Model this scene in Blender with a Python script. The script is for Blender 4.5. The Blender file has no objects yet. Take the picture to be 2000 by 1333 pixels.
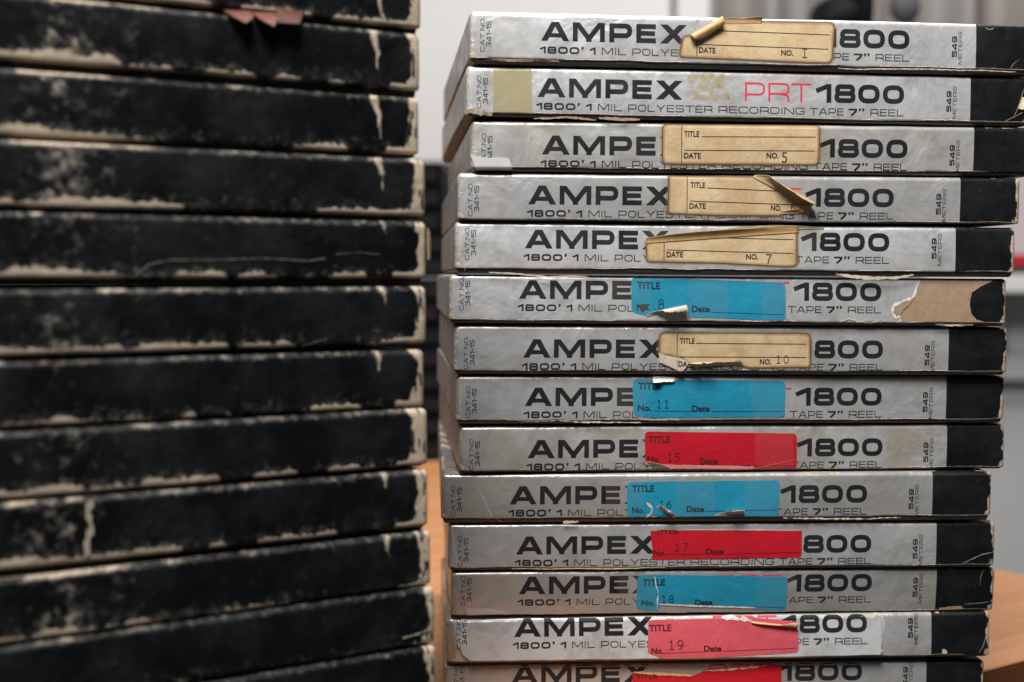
import bpy, bmesh, math, random
import numpy as np
from mathutils import Vector, Matrix

# ------------------------------------------------------------------ camera
MM = 0.001
CAM_Z = 0.1470
scene = bpy.context.scene
C = scene.collection
cam_data = bpy.data.cameras.new("camera")
cam_data.sensor_width = 36.0
cam_data.lens = 50.0
cam_data.clip_start = 0.02
cam_data.clip_end = 50.0
cam_data.dof.use_dof = True
cam_data.dof.focus_distance = 0.462
cam_data.dof.aperture_fstop = 10.8
cam = bpy.data.objects.new("camera", cam_data)
C.objects.link(cam)
PITCH = 0.0454
cam.location = (0, 0, CAM_Z)
cam.rotation_euler = (math.pi / 2 - PITCH, 0, 0)
scene.camera = cam

# ------------------------------------------------------------------ world and lamps
world = bpy.data.worlds.new("World")
scene.world = world
world.use_nodes = True
bg = world.node_tree.nodes["Background"]
bg.inputs[0].default_value = (0.93, 0.97, 1.0, 1)
bg.inputs[1].default_value = 0.045


def area(name, loc, target, sx, sy, energy, color):
    d = bpy.data.lights.new(name, 'AREA')
    d.shape = 'RECTANGLE'
    d.size, d.size_y = sx, sy
    d.energy = energy
    d.color = color
    o = bpy.data.objects.new(name, d)
    o.location = loc
    o.rotation_euler = (Vector(target) - Vector(loc)).to_track_quat('-Z', 'Y').to_euler()
    C.objects.link(o)
    return o


area("window_light", (-0.12, -0.02, 0.90), (0.07, 0.46, 0.20), 0.40, 0.32, 16.5, (1.0, 0.985, 0.96))
area("wall_fill_light", (0.40, 0.92, 1.35), (0.12, 1.65, 0.26), 0.9, 0.6, 17.5, (1.0, 0.985, 0.96))  # added fill lamp aimed at the wall to brighten the background
scene.view_settings.view_transform = 'Standard'
scene.view_settings.look = 'None'
scene.view_settings.exposure = 0.0
scene.view_settings.gamma = 1.0
scene.view_settings.use_curve_mapping = False
scene.cycles.max_bounces = 6
scene.cycles.transparent_max_bounces = 12


# ------------------------------------------------------------------ helpers
def ray(px, py):
    """direction of a point of the 2000 x 1333 photograph"""
    f = 2000 / 36 * 50
    x, yd = (px - 1000) / f, -(py - 666.5) / f
    c, s = math.cos(PITCH), math.sin(PITCH)
    return Vector((x, c + yd * s, -s + yd * c))


def smooth(a, b, x):
    t = np.clip((x - a) / (b - a), 0, 1)
    return t * t * (3 - 2 * t)


def vnoise(x, y, seed):
    """2-D value noise, 0..1"""
    x = np.asarray(x, float); y = np.asarray(y, float)
    x, y = np.broadcast_arrays(x, y)
    xi, yi = np.floor(x).astype(np.int64), np.floor(y).astype(np.int64)
    fx, fy = x - xi, y - yi
    fx, fy = fx * fx * (3 - 2 * fx), fy * fy * (3 - 2 * fy)

    def h(a, b):
        n = (a * 374761393 + b * 668265263 + seed * 1442695041) & 0x7fffffff
        n = ((n ^ (n >> 13)) * 1274126177) & 0x7fffffff
        return ((n ^ (n >> 16)) & 0xffff) / 65535.0
    return (h(xi, yi) * (1 - fx) + h(xi + 1, yi) * fx) * (1 - fy) + (h(xi, yi + 1) * (1 - fx) + h(xi + 1, yi + 1) * fx) * fy


def fbm(x, y, seed, o=3):
    t, a, s = 0, 0.5, 0
    for k in range(o):
        t = t + a * vnoise(np.asarray(x) * 2 ** k, np.asarray(y) * 2 ** k, seed + k * 17)
        s += a
        a *= 0.5
    return t / s


def props(o, label=None, cat=None, group=None, kind=None):
    if label: o['label'] = label
    if cat: o['category'] = cat
    if group: o['group'] = group
    if kind: o['kind'] = kind
    return o


def empty(name, loc, rot, label, cat, group=None):
    o = bpy.data.objects.new(name, None)
    o.empty_display_size = 0.02
    o.location = loc
    o.rotation_euler = rot
    C.objects.link(o)
    return props(o, label, cat, group)


def link_mesh(name, verts, faces, mat, parent=None, smooth_shade=True, uv=None, attrs=None):
    me = bpy.data.meshes.new(name)
    me.from_pydata([tuple(v) for v in verts], [], faces)
    if smooth_shade:
        me.polygons.foreach_set('use_smooth', [True] * len(me.polygons))
    if uv is not None:
        lay = me.uv_layers.new(name="UVMap")
        idx = np.empty(len(me.loops), dtype=np.int32)
        me.loops.foreach_get('vertex_index', idx)
        lay.data.foreach_set('uv', np.asarray(uv, dtype=np.float32)[idx].ravel())
    for k, a in (attrs or {}).items():
        at = me.attributes.new(k, 'FLOAT', 'POINT')
        at.data.foreach_set('value', np.asarray(a, dtype=np.float32))
    if mat: me.materials.append(mat)
    me.update()
    o = bpy.data.objects.new(name, me)
    if parent: o.parent = parent
    C.objects.link(o)
    return o


# ------------------------------------------------------------------ materials
class NT:
    def __init__(self, name):
        self.m = bpy.data.materials.new(name)
        self.m.use_nodes = True
        self.t = self.m.node_tree
        self.bsdf = self.t.nodes["Principled BSDF"]

    def n(self, kind, **kw):
        nd = self.t.nodes.new(kind)
        for k, v in kw.items():
            if k.startswith('i_'):
                nd.inputs[k[2:].replace('_', ' ')].default_value = v
            else:
                setattr(nd, k, v)
        return nd

    def l(self, a, b): self.t.links.new(a, b)

    def val(self, sock, v):
        if hasattr(v, 'is_output'): self.l(v, sock)
        else: sock.default_value = v

    def math(self, op, a, b=0.0, c=0.0, clamp=False):
        nd = self.n('ShaderNodeMath', operation=op, use_clamp=clamp)
        self.val(nd.inputs[0], a); self.val(nd.inputs[1], b)
        if op in ('MULTIPLY_ADD',): self.val(nd.inputs[2], c)
        return nd.outputs[0]

    def step(self, x, a, b, lo=0.0, hi=1.0):
        nd = self.n('ShaderNodeMapRange', interpolation_type='SMOOTHSTEP')
        self.val(nd.inputs[0], x)
        nd.inputs[1].default_value = a; nd.inputs[2].default_value = b
        nd.inputs[3].default_value = lo; nd.inputs[4].default_value = hi
        return nd.outputs[0]

    def mix(self, f, a, b):
        nd = self.n('ShaderNodeMix', data_type='RGBA')
        self.val(nd.inputs[0], f)
        for s, v in ((nd.inputs[6], a), (nd.inputs[7], b)):
            if hasattr(v, 'is_output'): self.l(v, s)
            else: s.default_value = (*v, 1)
        return nd.outputs[2]

    def coords(self, scale=(1, 1, 1)):
        """object coordinates in millimetres, shifted per object"""
        tc = self.n('ShaderNodeTexCoord')
        oi = self.n('ShaderNodeObjectInfo')
        mp = self.n('ShaderNodeMapping')
        mp.inputs['Scale'].default_value = tuple(1000 * s for s in scale)
        self.l(tc.outputs['Object'], mp.inputs['Vector'])
        k = self.math('MULTIPLY', oi.outputs['Random'], 731.0)
        cb = self.n('ShaderNodeCombineXYZ')
        self.l(k, cb.inputs[0]); self.l(k, cb.inputs[1]); self.l(k, cb.inputs[2])
        ad = self.n('ShaderNodeVectorMath', operation='ADD')
        self.l(mp.outputs[0], ad.inputs[0]); self.l(cb.outputs[0], ad.inputs[1])
        return ad.outputs[0]

    def noise(self, vec, scale, detail=3.0, rough=0.55, dist=0.0):
        nd = self.n('ShaderNodeTexNoise')
        self.l(vec, nd.inputs['Vector'])
        nd.inputs['Scale'].default_value = scale
        nd.inputs['Detail'].default_value = detail
        nd.inputs['Roughness'].default_value = rough
        nd.inputs['Distortion'].default_value = dist
        return nd.outputs['Fac']

    def bump(self, h, dist, strength=1.0, prev=None):
        nd = self.n('ShaderNodeBump')
        nd.inputs['Distance'].default_value = dist
        nd.inputs['Strength'].default_value = strength
        self.l(h, nd.inputs['Height'])
        if prev: self.l(prev, nd.inputs['Normal'])
        return nd.outputs[0]

    def out(self, **kw):
        for k, v in kw.items():
            s = self.bsdf.inputs[k.replace('_', ' ')]
            if hasattr(v, 'is_output'): self.l(v, s)
            elif isinstance(v, tuple): s.default_value = (*v, 1) if len(v) == 3 else v
            else: s.default_value = v
        return self.m


CARD = (0.60, 0.49, 0.365)
CARD_D = (0.27, 0.165, 0.095)
U_BLACK = 163.73


def mat_box(name, black_only=False, silver=(0.61, 0.61, 0.615), beige=0.5, ublack=U_BLACK):
    t = NT(name)
    co = t.coords()
    at = t.n('ShaderNodeAttribute', attribute_name='wear').outputs['Fac']
    n1 = t.noise(co, 0.45, 6, 0.72)
    n2 = t.noise(co, 1.6, 3, 0.6)
    w = t.math('ADD', at, t.math('MULTIPLY', t.math('SUBTRACT', n1, 0.5), 1.25 if black_only else 0.95))
    w = t.math('ADD', w, t.math('MULTIPLY', t.math('SUBTRACT', n2, 0.5), 0.35))
    mask = t.step(w, 0.44, 0.60) if not black_only else t.step(w, 0.34, 0.70)
    halo = t.step(w, 0.30, 0.56)
    cardc = t.mix(t.noise(co, 0.4, 3), CARD_D, CARD)
    cardc = t.mix(t.step(t.noise(co, 0.9, 2), 0.45, 0.7), cardc, (0.50, 0.405, 0.305) if black_only else CARD)
    if black_only: cardc = t.mix(0.6, cardc, (0.50, 0.405, 0.305))
    # black cover
    sc = t.noise(co, 0.06, 5, 0.7)
    bl = t.mix(t.step(sc, 0.4, 0.75), (0.0024, 0.0029, 0.0036), (0.009, 0.010, 0.012))
    fine = t.step(t.noise(co, 1.3, 2, 0.8), 0.66, 0.80)
    bl = t.mix(t.math('MULTIPLY', fine, 0.15), bl, (0.12, 0.118, 0.115))
    if black_only:
        halo2 = t.step(t.math('ADD', at, t.math('MULTIPLY', t.math('SUBTRACT', n1, 0.5), 1.3)), 0.12, 0.6)
        base = t.mix(t.math('MULTIPLY', halo2, 0.42), bl, (0.30, 0.275, 0.24))
        metal = 0.0
        rough = t.step(sc, 0.3, 0.7, 0.40, 0.62)
    else:
        cl = t.step(t.noise(co, 0.045, 4, 0.65, 0.8), 0.44, 0.66)
        sv = t.mix(t.math('MULTIPLY', cl, beige), silver, (0.56, 0.50, 0.40))
        sv = t.mix(t.math('MULTIPLY', t.step(t.noise(co, 0.10, 4, 0.7), 0.42, 0.72), 0.5), sv, (0.40, 0.38, 0.36))
        sv = t.mix(t.math('MULTIPLY', halo, 0.35), sv, (0.40, 0.31, 0.22))
        sv = t.mix(t.math('MULTIPLY', t.step(t.noise(co, 0.8, 2, 0.7), 0.68, 0.78), 0.5), sv, (0.30, 0.23, 0.17))
        uvn = t.n('ShaderNodeUVMap', uv_map='UVMap')
        sp = t.n('ShaderNodeSeparateXYZ')
        t.l(uvn.outputs[0], sp.inputs[0])
        isb = t.step(sp.outputs[0], ublack / 100 - 0.0006, ublack / 100 + 0.0006)
        sv = t.mix(t.math('MULTIPLY', t.step(sp.outputs[0], -0.02, -0.005, 1.0, 0.0), t.step(t.noise(co, 0.06, 4, 0.7), 0.25, 0.7, 0.45, 0.85)), sv, (0.20, 0.185, 0.165))  # left side darkened in colour to stand for shade, mottled by noise
        base = t.mix(isb, sv, t.mix(t.math('MULTIPLY', halo, 0.3), bl, (0.16, 0.14, 0.12)))
        nb = t.math('SUBTRACT', 1.0, isb)
        metal = t.math('MULTIPLY', t.math('MULTIPLY', nb, 0.5), t.math('SUBTRACT', 1.0, mask))
        rough = t.math('ADD', t.step(t.noise(co, 0.08, 3), 0.3, 0.7, 0.28, 0.42), t.math('MULTIPLY', isb, 0.14))
    col = t.mix(mask, base, cardc)
    rgh = t.math('MAXIMUM', rough, t.math('MULTIPLY', mask, 0.9))
    b = t.bump(t.noise(co, 0.055, 3, 0.55, 0.6), 0.0016, 0.6)
    if not black_only:
        rg = t.math('ABSOLUTE', t.math('SUBTRACT', t.noise(co, 0.07, 2, 0.5, 1.2), 0.5))
        rm = t.step(t.noise(co, 0.03, 2, 0.5), 0.50, 0.66)
        b = t.bump(t.math('MULTIPLY', t.step(rg, 0.0, 0.03), rm), 0.00016, 0.22, b)
    b = t.bump(t.noise(co, 0.2, 2, 0.5), 0.00018, 0.25, b)
    b = t.bump(t.noise(co, 1.1, 3, 0.6), 0.00006, 0.18, b)
    b = t.bump(mask, 0.00012, 0.9, b)
    return t.out(Base_Color=col, Metallic=metal, Roughness=rgh, Normal=b, Specular_IOR_Level=0.25 if black_only else 0.4)


def mat_paper(name, col, dark, stain=0.5, rough=0.6, sc=0.07, speck=0.25):
    t = NT(name)
    co = t.coords()
    a = t.step(t.noise(co, sc, 5, 0.68), 0.36, 0.72)
    c = t.mix(t.math('MULTIPLY', a, stain), col, dark)
    c = t.mix(t.math('MULTIPLY', t.step(t.noise(co, 0.16, 6, 0.75, 1.0), 0.55, 0.75), stain * 0.6), c, tuple(x * 0.55 for x in dark))
    s2 = t.step(t.noise(co, 2.2, 2, 0.8), 0.35, 0.75)
    c = t.mix(t.math('MULTIPLY', s2, speck), c, tuple(min(1, x * 1.5 + 0.02) for x in col))
    at = t.n('ShaderNodeAttribute', attribute_name='edge').outputs['Fac']
    c = t.mix(t.math('MULTIPLY', at, 0.6), c, tuple(x * 0.45 for x in dark))
    b = t.bump(t.noise(co, 0.9, 3, 0.6), 0.00005, 0.4)
    b = t.bump(t.noise(co, 0.14, 3, 0.6, 0.5), 0.0006, 0.5, b)
    return t.out(Base_Color=c, Roughness=rough, Normal=b)


def mat_plain(name, col, rough=0.6, var=0.15, metallic=0.0, sc=0.4, spec=0.5):
    t = NT(name)
    co = t.coords()
    c = t.mix(t.math('MULTIPLY', t.noise(co, sc, 4, 0.6), var), col, tuple(x * 0.4 for x in col))
    return t.out(Base_Color=c, Roughness=rough, Metallic=metallic, Specular_IOR_Level=spec,
                 Normal=t.bump(t.noise(co, sc * 2, 3), 0.00005, 0.3))


def mat_ink(name, col, wear=0.5):
    """ink that has rubbed thin in small specks"""
    t = NT(name)
    co = t.coords()
    s = t.step(t.noise(co, 1.4, 3, 0.75), 0.66, 0.78)
    c = t.mix(t.math('MULTIPLY', s, wear), col, (0.22, 0.22, 0.22))
    return t.out(Base_Color=c, Roughness=t.step(t.noise(co, 0.1, 2), 0.3, 0.7, 0.38, 0.55))


M = {}
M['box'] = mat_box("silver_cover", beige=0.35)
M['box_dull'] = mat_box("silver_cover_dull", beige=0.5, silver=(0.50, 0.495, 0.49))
M['box_bright'] = mat_box("silver_cover_lit", beige=0.1, silver=(0.92, 0.92, 0.93))  # brighter silver stands in for light on the up-tilted loose sheet
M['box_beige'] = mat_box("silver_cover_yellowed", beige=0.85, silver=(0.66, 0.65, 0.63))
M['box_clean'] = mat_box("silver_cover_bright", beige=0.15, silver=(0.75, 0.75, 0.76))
M['black'] = mat_box("black_cover", black_only=True)
M['base'] = mat_plain("base_board_shaded_silver", (0.13, 0.12, 0.11), 0.5, 0.6, 0.3)  # silver board, its colour darkened for the shade under the cover
M['base_black'] = mat_plain("base_board_black", (0.012, 0.012, 0.013), 0.6)
M['ink'] = mat_ink("black_print", (0.012, 0.013, 0.016))
M['ink_thin'] = mat_ink("thin_black_print", (0.018, 0.018, 0.020), 0.3)
M['red_print'] = mat_ink("red_print", (0.66, 0.035, 0.07), 0.3)
M['type'] = mat_ink("typewriter_ink", (0.055, 0.045, 0.04), 0.8)
M['type_pale'] = mat_ink("faded_typewriter_ink", (0.006, 0.030, 0.05), 0.3)
M['type_red'] = mat_ink("faded_ink_on_red", (0.10, 0.008, 0.010), 0.3)
M['tan'] = mat_paper("tan_label_paper", (0.61, 0.46, 0.27), (0.42, 0.27, 0.13), 0.8, 0.55)
M['tan_pale'] = mat_paper("tan_label_paper_rubbed", (0.60, 0.45, 0.26), (0.36, 0.24, 0.11), 0.8, 0.5, 0.1)
M['curl'] = mat_paper("label_paper_back", (0.60, 0.38, 0.17), (0.40, 0.21, 0.075), 0.6, 0.6)
M['blue'] = mat_paper("blue_label_paper", (0.012, 0.255, 0.40), (0.012, 0.19, 0.29), 0.6, 0.42, 0.06, 0.22)
M['red'] = mat_paper("red_label_paper", (0.50, 0.007, 0.020), (0.36, 0.006, 0.018), 0.6, 0.42, 0.06, 0.22)
M['pink'] = mat_paper("faded_red_label_paper", (0.60, 0.085, 0.11), (0.48, 0.045, 0.07), 0.6, 0.55, 0.12, 0.3)
M['pink_edge'] = mat_paper("torn_pink_paper", (0.72, 0.20, 0.20), (0.6, 0.12, 0.13), 0.4, 0.7)
M['torn'] = mat_paper("torn_paper", (0.60, 0.52, 0.40), (0.38, 0.28, 0.17), 0.6, 0.75, 0.3)
M['board'] = mat_paper("bare_brown_board", (0.35, 0.235, 0.15), (0.24, 0.15, 0.09), 0.6, 0.85, 0.25, 0.35)
M['white_torn'] = mat_paper("white_torn_paper", (0.72, 0.70, 0.66), (0.55, 0.5, 0.42), 0.4, 0.7, 0.3)
M['silver_flap'] = mat_plain("silver_paper_flap", (0.66, 0.66, 0.67), 0.4, 0.3, 0.3)
M['scratch'] = mat_plain("pale_scratch", (0.34, 0.29, 0.22), 0.8, 0.4)
M['crease'] = mat_plain("silver_crease", (0.62, 0.56, 0.46), 0.6, 0.5)
M['leather'] = mat_paper("reddish_brown_torn_backing", (0.065, 0.015, 0.005), (0.035, 0.008, 0.003), 0.5, 0.6, 0.2)
M['leather_pale'] = mat_paper("pinkish_torn_backing", (0.13, 0.040, 0.022), (0.075, 0.02, 0.01), 0.5, 0.6, 0.2)


def mat_tape(name, col, alpha, rough=0.25):
    t = NT(name)
    co = t.coords()
    n = t.noise(co, 0.12, 4, 0.6)
    c = t.mix(n, col, tuple(x * 0.75 for x in col))
    a = t.step(n, 0.2, 0.8, alpha * 0.7, min(1, alpha * 1.3))
    return t.out(Base_Color=c, Roughness=rough, Alpha=a, Normal=t.bump(t.noise(co, 0.15, 3), 0.0003, 0.4))


M['tan_soft'] = mat_tape('soft_brown_edge', (0.30, 0.16, 0.06), 0.22, 0.6)
M['tan_edge'] = mat_tape('browned_label_edge', (0.17, 0.085, 0.03), 0.75, 0.6)
M['tape'] = mat_tape("yellowed_clear_tape", (0.55, 0.51, 0.42), 0.05)
M['tape_solid'] = mat_tape("brown_aged_tape", (0.50, 0.43, 0.24), 0.82)
M['stain'] = None


def mat_residue():
    t = NT("glue_residue")
    co = t.coords()
    n = t.noise(co, 0.22, 5, 0.72)
    at = t.n('ShaderNodeAttribute', attribute_name='edge').outputs['Fac']
    a = t.math('SUBTRACT', t.step(n, 0.42, 0.56), t.math('MULTIPLY', at, 0.9), clamp=True)
    c = t.mix(t.step(t.noise(co, 0.6, 3), 0.4, 0.7), (0.50, 0.42, 0.22), (0.36, 0.27, 0.10))
    return t.out(Base_Color=c, Roughness=0.6, Alpha=t.math('MULTIPLY', a, 0.6))


M['stain'] = mat_residue()


def mat_rust():
    t = NT("rust_spots")
    co = t.coords()
    n = t.noise(co, 0.55, 4, 0.7)
    at = t.n('ShaderNodeAttribute', attribute_name='edge').outputs['Fac']
    a = t.math('SUBTRACT', t.step(n, 0.56, 0.66), t.math('MULTIPLY', at, 0.9), clamp=True)
    return t.out(Base_Color=(0.30, 0.17, 0.07), Roughness=0.8, Alpha=t.math('MULTIPLY', a, 0.65))


M['rust'] = mat_rust()


# ------------------------------------------------------------------ swept box shells
def outline(W, D, rc, du=0.6, ds=2.0):
    """(x, y, nx, ny, u) round a box: left side, front, right side, back"""
    P = []
    for k in range(int((D - 2 * rc) / ds) + 1):
        y = D - rc - k * ds
        P.append((0, y, -1, 0, -(y)))
    nc = 6
    for k in range(nc + 1):
        a = math.pi + (math.pi / 2) * k / nc
        P.append((rc + rc * math.cos(a), rc + rc * math.sin(a), math.cos(a), math.sin(a), rc * k / nc - 0.0001))
    n = int((W - 2 * rc) / du)
    for k in range(1, n):
        x = rc + (W - 2 * rc) * k / n
        P.append((x, 0, 0, -1, x))
    for k in range(nc + 1):
        a = 1.5 * math.pi + (math.pi / 2) * k / nc
        P.append((W - rc + rc * math.cos(a), rc + rc * math.sin(a), math.cos(a), math.sin(a), W - rc + rc * k / nc))
    for k in range(1, int((D - 2 * rc) / ds) + 1):
        y = rc + k * ds
        P.append((W, y, 1, 0, W + y))
    for k in range(nc + 1):
        a = (math.pi / 2) * k / nc
        P.append((W - rc + rc * math.cos(a), D - rc + rc * math.sin(a), math.cos(a), math.sin(a), W + D))
    for k in range(nc + 1):
        a = math.pi / 2 + (math.pi / 2) * k / nc
        P.append((rc + rc * math.cos(a), D - rc + rc * math.sin(a), math.cos(a), math.sin(a), -D))
    return np.array(P)


def sweep(name, OL, prof, disp, mat, parent, wearfn=None, close_uv=True):
    """prof: rows of (v, inset, z); disp(u, v) -> (dy, dz) applied where the front is"""
    n, m = len(OL), len(prof)
    pr = np.array(prof)
    x = OL[:, 0][None, :] - OL[:, 2][None, :] * pr[:, 1][:, None]
    y = OL[:, 1][None, :] - OL[:, 3][None, :] * pr[:, 1][:, None]
    z = np.repeat(pr[:, 2][:, None], n, 1)
    u = np.repeat(OL[:, 4][None, :], m, 0)
    v = np.repeat(pr[:, 0][:, None], n, 1)
    if disp:
        dy, dz = disp(u, v)
        fall = np.clip(1 - OL[:, 1][None, :] / 8.0, 0, 1)
        y = y + dy * fall
        z = z + dz * (0.4 + 0.6 * fall)
    co = np.stack([x, y, z], -1).reshape(-1, 3)
    faces = []
    for r in range(m - 1):
        a = r * n
        b = a + n
        for k in range(n):
            k2 = (k + 1) % n
            faces.append((a + k, b + k, b + k2, a + k2))
    faces.append(tuple(range(n)))
    faces.append(tuple(range(m * n - 1, (m - 1) * n - 1, -1)))
    uv = np.stack([u.ravel() / 100, v.ravel() / 100], -1)
    at = {'wear': (wearfn(u, v, x, y, z) if wearfn else np.zeros_like(u)).ravel()}
    return co, faces, uv, at


def round_prof(H, r1, r2, rows=22):
    P = []
    for k in range(5):
        a = (math.pi / 2) * (1 - k / 5)
        P.append((r1 - a * r1, r1 * (1 - math.cos(a)), -r1 + r1 * math.sin(a)))
    for k in range(rows + 1):
        v = r1 + (H - r1 - r2) * k / rows
        P.append((v, 0, -v))
    for k in range(1, 5):
        a = (math.pi / 2) * k / 4
        P.append((H - r2 + a * r2, r2 * (1 - math.cos(a)), -(H - r2) - r2 * math.sin(a)))
    return P


# ------------------------------------------------------------------ stroke lettering
def rnd(pts, r, closed=False, seg=4):
    """round the corners of a polyline"""
    n = len(pts)
    out = []
    for i, p in enumerate(pts):
        if not closed and i in (0, n - 1):
            out.append(p); continue
        a, b = pts[(i - 1) % n], pts[(i + 1) % n]
        rr = r if not isinstance(r, (list, tuple)) else r[i]
        la, lb = math.dist(p, a), math.dist(p, b)
        d = min(rr, la * 0.49, lb * 0.49)
        if d < 1e-6:
            out.append(p); continue
        pa = (p[0] + (a[0] - p[0]) * d / la, p[1] + (a[1] - p[1]) * d / la)
        pb = (p[0] + (b[0] - p[0]) * d / lb, p[1] + (b[1] - p[1]) * d / lb)
        for k in range(seg + 1):
            t = k / seg
            q = [(1 - t) ** 2 * pa[j] + 2 * t * (1 - t) * p[j] + t * t * pb[j] for j in (0, 1)]
            out.append(tuple(q))
    return out


def ribbon(pts, t, closed=False):
    """quads along a polyline of width t, mitred"""
    n = len(pts)
    L, R = [], []
    for i in range(n):
        p = pts[i]
        a = pts[i - 1] if (i > 0 or closed) else None
        b = pts[(i + 1) % n] if (i < n - 1 or closed) else None

        def nrm(p, q):
            d = math.dist(p, q) or 1e-9
            return (-(q[1] - p[1]) / d, (q[0] - p[0]) / d)
        if a is None: nx, ny = nrm(p, b); s = 1
        elif b is None: nx, ny = nrm(a, p); s = 1
        else:
            n1, n2 = nrm(a, p), nrm(p, b)
            nx, ny = n1[0] + n2[0], n1[1] + n2[1]
            d = math.hypot(nx, ny) or 1e-9
            nx, ny = nx / d, ny / d
            s = 1 / max(0.45, nx * n1[0] + ny * n1[1])
        L.append((p[0] + nx * t / 2 * s, p[1] + ny * t / 2 * s))
        R.append((p[0] - nx * t / 2 * s, p[1] - ny * t / 2 * s))
    q = []
    for i in range(n if closed else n - 1):
        j = (i + 1) % n
        q.append([L[i], R[i], R[j], L[j]])
    return q


def clip_y(poly, lo, hi):
    for sgn, lim in ((1, lo), (-1, hi)):
        out = []
        for i in range(len(poly)):
            p, q = poly[i], poly[(i + 1) % len(poly)]
            pi, qi = sgn * (p[1] - lim) >= 0, sgn * (q[1] - lim) >= 0
            if pi: out.append(p)
            if pi != qi:
                k = (lim - p[1]) / (q[1] - p[1])
                out.append((p[0] + (q[0] - p[0]) * k, lim))
        poly = out
        if len(poly) < 3: return []
    return poly


def glyph(ch, w, t, th=None):
    """strokes of a wide squared letter, cap height 1, width w; returns lists of quads per stroke"""
    th = th or t
    a = t / 2
    L, R, B, T = a, w - a, a, 1 - a
    S = []

    def st(pts, r=0.0, closed=False, k=1.0):
        S.append(ribbon(rnd(pts, r, closed) if r else pts, t * k, closed))
    rr = min(0.30, w * 0.3)
    if ch == 'A':
        bx = t * 0.62
        st([(bx - (w / 2 - bx) * 0.1, -0.1), (w / 2 - t * 0.05, 1.02)], k=1.10); st([(w - bx + (w / 2 - bx) * 0.1, -0.1), (w / 2 + t * 0.05, 1.02)], k=1.10)
        st([(w * 0.22, 0.30), (w * 0.78, 0.30)], k=0.85)
    elif ch == 'M':
        st([(L, -0), (L, 1)]); st([(R, 0), (R, 1)])
        e = 0.06
        st([(L + t * 0.05, 1 + e), (w / 2, 0.16)]); st([(R - t * 0.05, 1 + e), (w / 2, 0.16)])
        if t > 0.15: st([(w / 2, 0), (w / 2, 0.3)], k=1.1)
    elif ch == 'P':
        st([(L, 0), (L, 1)]); st([(L, T), (R, T), (R, 0.36), (L, 0.36)], rr)
    elif ch == 'R':
        st([(L, 0), (L, 1)]); st([(L, T), (R, T), (R, 0.42), (L, 0.42)], rr * 0.8); st([(w * 0.5, 0.42), (R, 0.34), (R, 0)], 0.18)
    elif ch == 'E':
        st([(L, 0), (L, 1)]); st([(L, T), (w, T)]); st([(L, 0.51), (w * 0.95, 0.51)], k=0.95); st([(L, B), (w, B)])
    elif ch == 'X':
        d = t * 0.72
        st([(d - w * 0.06, -0.1), (w - d + w * 0.06, 1.1)], k=1.12); st([(d - w * 0.06, 1.1), (w - d + w * 0.06, -0.1)], k=1.12)
    elif ch == 'T':
        st([(0, T), (w, T)]); st([(w / 2, 0), (w / 2, 1)])
    elif ch == 'L':
        st([(L, 0), (L, 1)]); st([(L, B), (w, B)])
    elif ch == 'I':
        st([(w / 2, 0), (w / 2, 1)])
    elif ch == 'Y':
        st([(L * 0.7, 1.05), (w / 2, 0.42)]); st([(w - L * 0.7, 1.05), (w / 2, 0.42)]); st([(w / 2, 0), (w / 2, 0.46)])
    elif ch == 'N':
        st([(L, 0), (L, 1)]); st([(R, 0), (R, 1)]); st([(L, 1.02), (R, -0.02)])
    elif ch in 'O0':
        st([(L, B), (R, B), (R, T), (L, T)], min(0.42, w * 0.42), True)
    elif ch == 'D':
        st([(L, B), (R, B), (R, T), (L, T)], [0.02, 0.36, 0.36, 0.02], True)
    elif ch == 'C':
        st([(R, 0.30), (R, B), (L, B), (L, T), (R, T), (R, 0.70)], rr)
    elif ch == 'G':
        st([(R, 0.72), (R, T), (L, T), (L, B), (R, B), (R, 0.48), (w * 0.55, 0.48)], [0, rr, rr, rr, rr, 0.01, 0])
    elif ch == 'S':
        st([(R, 0.74), (R, T), (L, T), (L, 0.52), (R, 0.52), (R, B), (L, B), (L, 0.26)], 0.22)
    elif ch == '1':
        st([(R, 0), (R, 1)]); st([(-0.02, 0.62 if t > .15 else 0.7), (R, 0.98 - a * 0.6)], k=0.95)
    elif ch == '8':
        i = t * 0.12
        st([(L + i, 0.51), (R - i, 0.51), (R - i, T), (L + i, T)], rr * 0.9, True); st([(L, B), (R, B), (R, 0.51), (L, 0.51)], rr * 0.9, True)
    elif ch == '7':
        st([(0, T), (w, T)]); st([(R, T), (R * 0.95, 0.62), (w * 0.30, -0.05)], 0.1, k=1.15)
    elif ch == '5':
        st([(w, T), (L, T), (L, 0.56), (R, 0.56), (R, B), (0, B)], [0, 0.02, 0.02, 0.26, 0.26, 0])
    elif ch == '4':
        st([(R * 0.85, 0), (R * 0.85, 1)]); st([(R * 0.85, 0.98), (L * 0.5, 0.27)]); st([(0, 0.24), (w, 0.24)])
    elif ch == '9':
        st([(R, 0.44), (L, 0.44), (L, T), (R, T)], rr * 0.9, True); st([(R, 0.6), (R, B), (0, B)], 0.26)
    elif ch == '3':
        st([(0, T), (R, T), (R, 0.52), (w * 0.3, 0.52)], [0, .22, .22, 0]); st([(w * 0.3, 0.52), (R, 0.52), (R, B), (0, B)], [0, .22, .22, 0])
    elif ch == '6':
        st([(L, B), (R, B), (R, 0.56), (L, 0.56)], rr * 0.9, True); st([(L, 0.4), (L, T), (w, T)], 0.26)
    elif ch == "'":
        S.append([[(0, 1.05), (0, 0.80), (t * 0.15, 0.58), (t * 0.55, 0.58), (t * 1.25, 0.84), (t * 1.25, 1.05)]])
    elif ch == '.':
        S.append([[(0, 0), (t * 1.1, 0), (t * 1.1, t * 1.1), (0, t * 1.1)]])
    elif ch == '-':
        st([(0, 0.45), (w, 0.45)])
    res = []
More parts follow.
